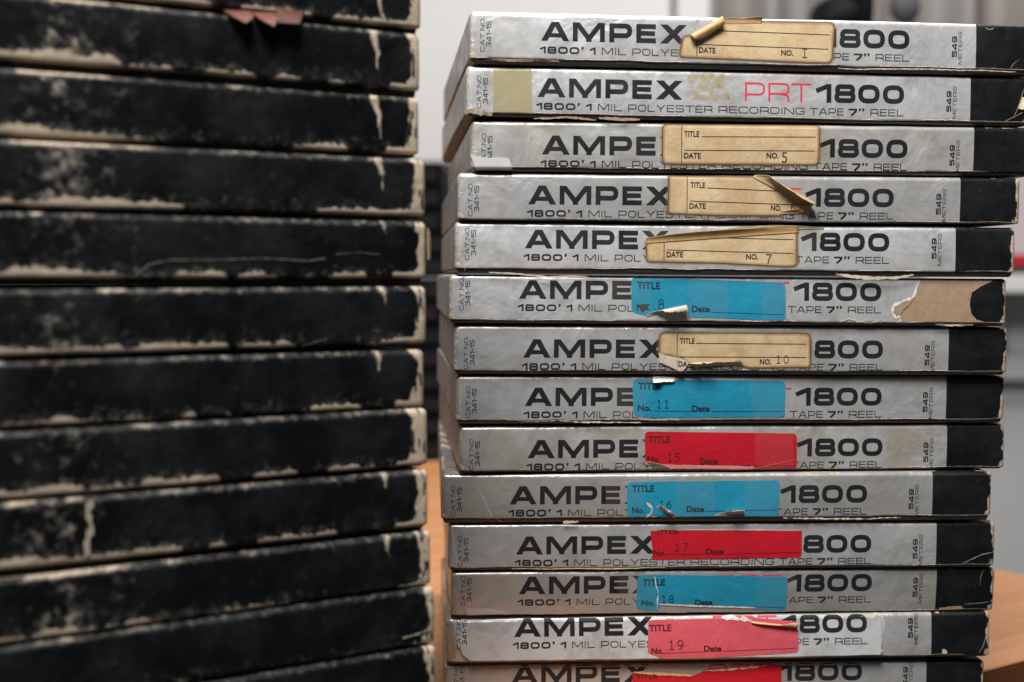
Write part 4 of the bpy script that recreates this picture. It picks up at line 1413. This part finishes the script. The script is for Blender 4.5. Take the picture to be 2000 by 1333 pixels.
exl = Vector((math.cos(YL), math.sin(YL), 0))
lefts = []
for i, (zt, tl, pxr) in enumerate(LP):
    # right corner position along the measured edge
    zmid = zt - HL / 2
    d = ray(pxr, 666.5)
    t = math.radians(tl)
    yc = DL_ - LEANL * zmid * -1 if False else DL_ - LEANL * zmid
    xc = d.x / d.y * (yc * math.cos(0)) if False else d.x / (d.y) * yc
    ex = Vector((math.cos(YL) * math.cos(t), math.sin(YL) * math.cos(t), math.sin(t)))
    ey = Vector((-math.sin(YL), math.cos(YL), 0))
    ez = ex.cross(ey)
    corner = Vector((xc, yc, zt + CAM_Z * 1000))
    total = 15.75
    if i < 13:
        nz = LP[i + 1]
        gr = zt - nz[0]
        gl = gr - 184 * (math.sin(t) - math.sin(math.radians(nz[1])))
        total = min(gr, gl) - 0.15
    O = corner - ex * W
    ctr = O + ex * (W / 2) + ey * (W / 2) - ez * total
    root = empty("tape_box", ctr * MM, Matrix((ex, ey, ez)).transposed().to_euler(),
                 "worn black tape box in left stack, " + ORD[i], "tape box", "worn black tape boxes stacked on the left")
    hh = min(HL, total - 0.35)
    ph = i * 1.7

    def dispL(u, v, ph=ph, i=i):
        dy = 0.15 * np.sin(u * 0.03 + ph) - 0.2 * np.sin(np.clip(v / HL, 0, 1) * math.pi)
        dz = smooth(HL - 2, HL, v) * ((vnoise(u * 0.1, 1.5, 60 + i) - 0.5) * 0.4 + (vnoise(u * 0.6, 1.5, 90 + i) - 0.5) * 0.15)
        return dy, dz
    loc = lambda p, total=total: ((p[0] - W / 2) * MM, (p[1] - W / 2) * MM, (p[2] + total) * MM)
    kk = [0.3, 0.5, 0.4, 0.6, 0.3, 0.2, 0.4, 1.6, 0.9, 0.8, 0.1, 0.3, .3, .3][i]
    PRi = round_prof(hh, 1.5, 0.8, rows=22)
    co, fc, uv, at = sweep("cover", OLl, PRi, dispL, None, None, wear_and_light_left(300 + i * 7, kk, i))
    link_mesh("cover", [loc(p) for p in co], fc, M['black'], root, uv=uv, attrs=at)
    lip = total - hh
    pr = [(0, 0.1, 0.0), (0.3, 0.0, -0.1), (0.8, 0.1, -lip * 0.6), (1.4, 0.5, -lip)]
    co, fc, uv, at = sweep("base_board", OLb, pr, None, None, None)
    co = co + np.array([0.5, 1.6, -hh + 0.02])
    link_mesh("base_board", [loc(p) for p in co], fc, M['base_black'], root)
    lefts.append((root, O, ex, ey, ez, total, loc))


def ray_left(i, px, py):
    root, O, ex, ey, ez, total, loc = lefts[i]
    d = ray(px, py); c = Vector((0, 0, CAM_Z * 1000))
    k = (O - c).dot(ey) / d.dot(ey)
    p = c + d * k - O
    return p.dot(ex), p.dot(ez)


def sheet_left(i, name, quads, mat, thick=0.35):
    """folded stiff paper on a left box: quads of (px, py, mm in front)"""
    root, O, ex, ey, ez, total, loc = lefts[i]
    V, F = [], []
    for q in quads:
        k = len(V)
        for (px, py, off) in q:
            u, z = ray_left(i, px, py)
            sc = 1.0
            V.append(loc((u, -off, z)))
        F.append(tuple(range(k, k + len(q))))
    o = link_mesh(name, V, F, mat, root, smooth_shade=False, attrs={'edge': [0.0] * len(V)})
    so = o.modifiers.new("thickness", 'SOLIDIFY'); so.thickness = thick * MM; so.offset = 0
    return o


sheet_left(0, "torn_backing", [[(536, 14, 0.3), (591, 26, 0.3), (570, 53, 4.5), (530, 50, 4.0)]], M['leather'])
sheet_left(0, "torn_backing", [[(436, 22, 0.3), (488, 24, 0.3), (484, 40, 3.6), (466, 52, 4.6), (448, 38, 3.0)],
                               [(488, 26, 0.3), (534, 27, 0.3), (530, 42, 4.0), (518, 60, 5.5), (500, 46, 4.0)]], M['leather_pale'])
sheet_left(4, "peeled_corner", [[(835, 446, 0.1), (843, 452, -1), (848, 476, -2), (847, 505, -2), (836, 508, 0.1)]], M['board'])


def strip_left(i, name, pts, w, mat, seed):
    root, O, ex, ey, ez, total, loc = lefts[i]
    rn = random.Random(seed)
    P = [ray_left(i, *p) for p in pts]
    Q = []
    for a, b in zip(P[:-1], P[1:]):
        n = max(2, int(math.dist(a, b) / 1.2))
        for k in range(n): Q.append((a[0] + (b[0] - a[0]) * k / n, a[1] + (b[1] - a[1]) * k / n))
    Q.append(P[-1])
    V, F = [], []
    for k, p in enumerate(Q):
        a, b = Q[max(0, k - 1)], Q[min(len(Q) - 1, k + 1)]
        L = math.dist(a, b) or 1
        nx, ny = -(b[1] - a[1]) / L, (b[0] - a[0]) / L
        ww = w * rn.uniform(0.25, 1.0) / 2
        for sg in (-1, 1):
            V.append(loc((p[0] + nx * ww * sg, -0.42, p[1] + ny * ww * sg)))
    for k in range(len(Q) - 1):
        F.append((2 * k, 2 * k + 1, 2 * k + 3, 2 * k + 2))
    return link_mesh(name, V, F, mat, root, smooth_shade=False)


M['scuff_dim'] = mat_plain("dim_scuff", (0.20, 0.18, 0.15), 0.8, 0.6, sc=0.3)
M['scuff'] = mat_plain("pale_scuff", (0.42, 0.36, 0.28), 0.8, 0.4)
strip_left(4, "scratch", [(262, 540), (290, 517), (330, 508), (420, 508), (520, 505), (600, 510), (634, 505)], 0.30, M['scuff_dim'], 5)
strip_left(4, "scratch", [(655, 497), (700, 493), (740, 498)], 0.2, M['scuff_dim'], 6)
strip_left(5, "scratch", [(590, 675), (615, 668), (636, 662)], 0.3, M['scuff_dim'], 7)
strip_left(8, "drip_shaped_wear", [(178, 976), (170, 1000), (178, 1030), (168, 1060), (170, 1086)], 2.0, M['scuff'], 8)
strip_left(10, "scratch", [(785, 1246), (815, 1238), (838, 1228)], 0.7, M['scuff'], 9)

# ------------------------------------------------------------------ table
TZ = 0.0


def on_plane(px, py, z):
    d = ray(px, py)
    k = (z - CAM_Z) / d.z
    return Vector((d.x * k, d.y * k, z))


f1, f2 = on_plane(1926.5, 1307.8, 0), on_plane(2000, 1288.5, 0)
g1, g2 = on_plane(1942.7, 1109.4, 0), on_plane(2000, 1125.6, 0)
fd = (f2 - f1).normalized()
gd = Vector((fd.y, -fd.x, 0))      # table corner is square
gm = (g1 + g2) / 2
# corner = f1 + a*fd such that it lies on the line through gm along gd
a_ = (gm - f1).dot(fd)
corner = f1 + fd * a_
back = -gd                          # away from the viewer
Ltab, Wtab, Ttab = 1.5, 0.95, 0.027


def wood(name, c1, c2, c3):
    t = NT(name)
    tc = t.n('ShaderNodeTexCoord')
    mp = t.n('ShaderNodeMapping'); mp.inputs['Scale'].default_value = (2.2, 42, 42)
    t.l(tc.outputs['Object'], mp.inputs['Vector'])
    n1 = t.noise(mp.outputs[0], 1.0, 5, 0.6, 0.4)
    mp2 = t.n('ShaderNodeMapping'); mp2.inputs['Scale'].default_value = (9, 260, 260)
    t.l(tc.outputs['Object'], mp2.inputs['Vector'])
    n2 = t.noise(mp2.outputs[0], 1.0, 4, 0.6, 0.2)
    mp3 = t.n('ShaderNodeMapping'); mp3.inputs['Scale'].default_value = (60, 500, 500)
    t.l(tc.outputs['Object'], mp3.inputs['Vector'])
    n3 = t.step(t.noise(mp3.outputs[0], 1.0, 2, 0.6), 0.62, 0.72)
    c = t.mix(t.step(n1, 0.3, 0.7), c1, c2)
    c = t.mix(t.math('MULTIPLY', t.step(n2, 0.35, 0.7), 0.5), c, c3)
    c = t.mix(t.math('MULTIPLY', n3, 0.35), c, tuple(x * 0.5 for x in c3))
    return t.out(Base_Color=c, Roughness=t.step(n2, 0.2, 0.8, 0.38, 0.55), Normal=t.bump(n2, 0.00005, 0.4))


M['wood'] = wood("beech_veneer", (0.64, 0.30, 0.125), (0.56, 0.24, 0.095), (0.44, 0.17, 0.06))
M['wood_edge'] = wood("table_edge_wood", (0.30, 0.105, 0.035), (0.25, 0.085, 0.03), (0.20, 0.06, 0.02))
angle = math.atan2(fd.y, fd.x)
tab = empty("table", (corner.x - fd.x * Ltab / 2 + back.x * Wtab / 2, corner.y - fd.y * Ltab / 2 + back.y * Wtab / 2, -0.72), (0, 0, angle),
            "orange beech wood table carrying both stacks of tape boxes", "table")


def box_bm(x0, x1, y0, y1, z0, z1, bev=0.0015, seg=2):
    bm = bmesh.new()
    bmesh.ops.create_cube(bm, size=1)
    for v in bm.verts:
        v.co = Vector(((x0 + x1) / 2 + v.co.x * (x1 - x0), (y0 + y1) / 2 + v.co.y * (y1 - y0), (z0 + z1) / 2 + v.co.z * (z1 - z0)))
    if bev: bmesh.ops.bevel(bm, geom=bm.edges[:], offset=bev, segments=seg, affect='EDGES', profile=0.5)
    return bm


def obj(name, bm, mat, parent=None, sm=False):
    me = bpy.data.meshes.new(name)
    bm.to_mesh(me); bm.free()
    if sm: me.polygons.foreach_set('use_smooth', [True] * len(me.polygons))
    me.materials.append(mat)
    o = bpy.data.objects.new(name, me)
    C.objects.link(o)
    if parent: o.parent = parent
    return o


hl, hw = Ltab / 2, Wtab / 2
obj("table_top", box_bm(-hl, hl, -hw, hw, 0.72 - 0.0015, 0.72, 0.0005, 1), M['wood'], tab)
obj("edge_band", box_bm(-hl, hl, -hw, hw, 0.72 - Ttab, 0.72 - 0.0016, 0.0004, 1), M['wood_edge'], tab)
for sx in (-1, 1):
    for sy in (-1, 1):
        x, y = sx * (hl - 0.06), sy * (hw - 0.06)
        obj("leg", box_bm(x - 0.025, x + 0.025, y - 0.025, y + 0.025, 0.0, 0.72 - Ttab - 0.0002, 0.003), M['wood_edge'], tab)

# ------------------------------------------------------------------ room behind
M['wall'] = mat_plain("painted_wall", (0.60, 0.595, 0.60), 0.8, 0.06, sc=0.01)
M['wall_white'] = mat_plain("white_painted_panel", (0.80, 0.79, 0.78), 0.6, 0.05, sc=0.01)
M['curtain'] = mat_plain("pale_curtain_cloth", (0.86, 0.83, 0.80), 0.85, 0.10, sc=0.01)
M['trim'] = mat_plain("grey_trim", (0.36, 0.35, 0.34), 0.6, 0.1, sc=0.01)
M['floor'] = mat_plain("grey_floor", (0.18, 0.17, 0.16), 0.6, 0.2, sc=0.01)
M['fixture'] = mat_plain("black_plastic", (0.004, 0.004, 0.005), 0.6, 0.2, spec=0.15)
M['fixture_grey'] = mat_plain("dark_grey_plastic", (0.085, 0.088, 0.095), 0.7, 0.2)
M['book_red'] = mat_plain("red_book_cloth", (0.55, 0.02, 0.025), 0.5, 0.1)
M['book_dark'] = mat_plain("dark_book_cloth", (0.05, 0.045, 0.05), 0.6, 0.1)
M['pages'] = mat_plain("book_pages", (0.68, 0.66, 0.62), 0.8, 0.1)
WY = 1.95


def at(px, py, y):
    d = ray(px, py)
    k = y / d.y
    return d.x * k, CAM_Z + d.z * k


o = obj("wall", box_bm(-2.6, 2.6, WY, WY + 0.1, -0.72, 1.8, 0), M['wall']); props(o, kind='structure')
o = obj("floor", box_bm(-2.6, 2.6, -0.6, WY - 0.001, -0.76, -0.7201, 0), M['floor']); props(o, kind='structure')

# white panel with a ledge, left part of the background
xp, _ = at(1309, 20, WY)
xl, zl = at(860, 137, WY - 0.06)
_, zl2 = at(860, 158, WY - 0.06)
_, zb = at(860, 318, WY - 0.03)
pn = empty("wall_panel", (xp - 0.9, WY, zb), (0, 0, 0), "white panel with a grey ledge on the wall behind the stacks", "wall panel")
obj("panel", box_bm(-0.9, 0.0 - 0.002, -0.03, -0.001, 0, 1.2, 0.004), M['wall_white'], pn).location = (0.9, 0, 0)
obj("ledge", box_bm(-0.9, -0.35, -0.065, -0.031, zl2 - zb, zl - zb, 0.003), M['trim'], pn).location = (0.9, 0, 0)

# upright post at the panel's edge
x0, _ = at(1322, 10, WY - 0.05); x1, _ = at(1388, 10, WY - 0.05)
po = obj("wall_post", box_bm(x0, x1, WY - 0.05, WY - 0.001, zb, 1.75, 0.004), M['wall_white'])
props(po, "white upright post on the far wall behind the top silver box", "post")

# curtain with soft folds on the right
bm = bmesh.new()
xc0, _ = at(1394, 10, WY - 0.06); xc1 = xc0 + 1.0
_, zc = at(1990, 350, WY - 0.05)
N = 160
rows = []
for zz in (0.42, 1.7):
    r = []
    for k in range(N + 1):
        x = xc0 + (xc1 - xc0) * k / N
        y = WY - 0.05 + 0.012 * math.sin(k * 0.33 + 0.8 * math.sin(k * 0.11)) + 0.006 * math.sin(k * 0.9)
        r.append(bm.verts.new((x, y, zz)))
    rows.append(r)
for k in range(N): bm.faces.new((rows[0][k], rows[0][k + 1], rows[1][k + 1], rows[1][k]))
cu = obj("curtain", bm, M['curtain'], sm=True)
so = cu.modifiers.new("thickness", 'SOLIDIFY'); so.thickness = 0.002
props(cu, "pale greyish curtain hanging in soft folds at the far right", "curtain")


# unidentified dark fixtures on the far wall, cut by the picture's upper edge
def blob(name, cx, cz, y, rx, rz, ry, mat, parent=None, flat=False):
    bm = bmesh.new()
    bmesh.ops.create_uvsphere(bm, u_segments=24, v_segments=14, radius=1)
    for v in bm.verts:
        z = v.co.z
        if flat and z < -0.2: v.co.z = -0.2 - (abs(z) - 0.2) * 1.2; v.co.x *= 1.15
        v.co = Vector((cx + v.co.x * rx, y + v.co.y * ry, cz + v.co.z * rz))
    return obj(name, bm, mat, parent, True)


yf = 1.45
xa, za = at(1650, 42, yf)
fx = empty("dark_fixture", (xa, yf, za), (0, 0, 0), "black rounded fixture, out of focus above the top box", "lamp")
for nm, px, py, rw, rh, mt in (("fixture_body", 1640, 38, 0.031, 0.024, 'fixture'), ("fixture_arm", 1680, 5, 0.0125, 0.055, 'fixture'), ("fixture_lobe", 1612, 44, 0.017, 0.012, 'fixture')):
    x, z = at(px, py, yf)
    blob(nm, x - xa, z - za, 0, rw, rh, 0.03, M[mt], fx)
x, z = at(1767, 14, yf)
fk = blob("knob", 0, 0, 0, 0.0155, 0.018, 0.012, M['fixture_grey'])
fk.name = "round_wall_fitting"
fk.location = (x, yf, z)
props(fk, "round dark grey disc on the wall right of the black fixture, out of focus", "wall fitting")

# shelf with a red book at the far right edge
ys = 1.82
xs, zs = at(1958, 536, ys); _, zs2 = at(1958, 572, ys)
sh = empty("wall_shelf", (xs + 0.2, ys, zs2), (0, 0, 0), "pale wall shelf behind the right stack, carrying a red book", "shelf")
obj("shelf_board", box_bm(-0.30, 0.35, 0.0, WY - ys - 0.002, 0, zs - zs2, 0.002), M['wall_white'], sh)
for px in (-0.2, 0.25):
    obj("bracket", box_bm(px - 0.01, px + 0.01, 0.03, WY - ys - 0.002, -0.06, -0.0005, 0.002), M['trim'], sh)
_, zr1 = at(1958, 498, ys); _, zr2 = at(1958, 520, ys)
bk = empty("book", (xs + 0.15, ys + 0.01, zs + 0.0005), (0, 0, 0), "red book lying on the pale shelf at the right edge", "book")
obj("back_cover", box_bm(-0.14, 0.16, 0, 0.11, 0, zr2 - zs - 0.0006, 0.0006), M['book_dark'], bk)
obj("front_cover", box_bm(-0.14, 0.16, 0.0, 0.11, zr2 - zs, zr1 - zs, 0.001), M['book_red'], bk)
# lower rail on the wall
_, za1 = at(1980, 692, WY - 0.03); _, za2 = at(1980, 745, WY - 0.03)
xr, _ = at(1940, 700, WY)
rl = obj("wall_rail", box_bm(xr - 0.2, 1.5, WY - 0.04, WY - 0.001, za2, za1, 0.008, 3), M['wall'])
props(rl, "grey rail running along the lower wall at the right", "rail")

# ------------------------------------------------------------------ far stack of dark boxes between the two near stacks
yfar = 1.13
xf, zt_ = at(873, 318, yfar)
pitch = 0.0178
nfar = int(round(zt_ / pitch))
pitch = zt_ / nfar
words = ["topmost", "second", "third", "fourth", "fifth", "sixth", "seventh", "eighth", "ninth", "tenth", "eleventh", "twelfth", "thirteenth", "fourteenth", "fifteenth", "sixteenth"]
rn = random.Random(4)
M['far_black'] = mat_plain("dark_case", (0.003, 0.003, 0.004), 0.7, 0.2, sc=0.1, spec=0.08)
M['far_grey'] = mat_plain("case_label_grey", (0.014, 0.0145, 0.016), 0.8, 0.3, sc=0.1, spec=0.1)
for k in range(nfar):
    z0 = zt_ - (k + 1) * pitch
    jx = rn.uniform(-0.004, 0.003)
    r = empty("storage_box", (xf - 0.09 + jx, yfar + 0.09, z0), (0, 0, rn.uniform(-0.03, 0.03)),
              "blurred dark box, %s%s of the far stack" % (words[k], " from the top" if k else ""), "box", "dark boxes stacked far back on the table")
    obj("case", box_bm(-0.09, 0.09, -0.09, 0.09, 0.0004, pitch - 0.0006, 0.0012), M['far_black'], r)
    if True:
        obj("spine_label", box_bm(0.055, 0.086, -0.0906, -0.0901, 0.004, pitch - 0.005, 0), M['far_grey'], r)
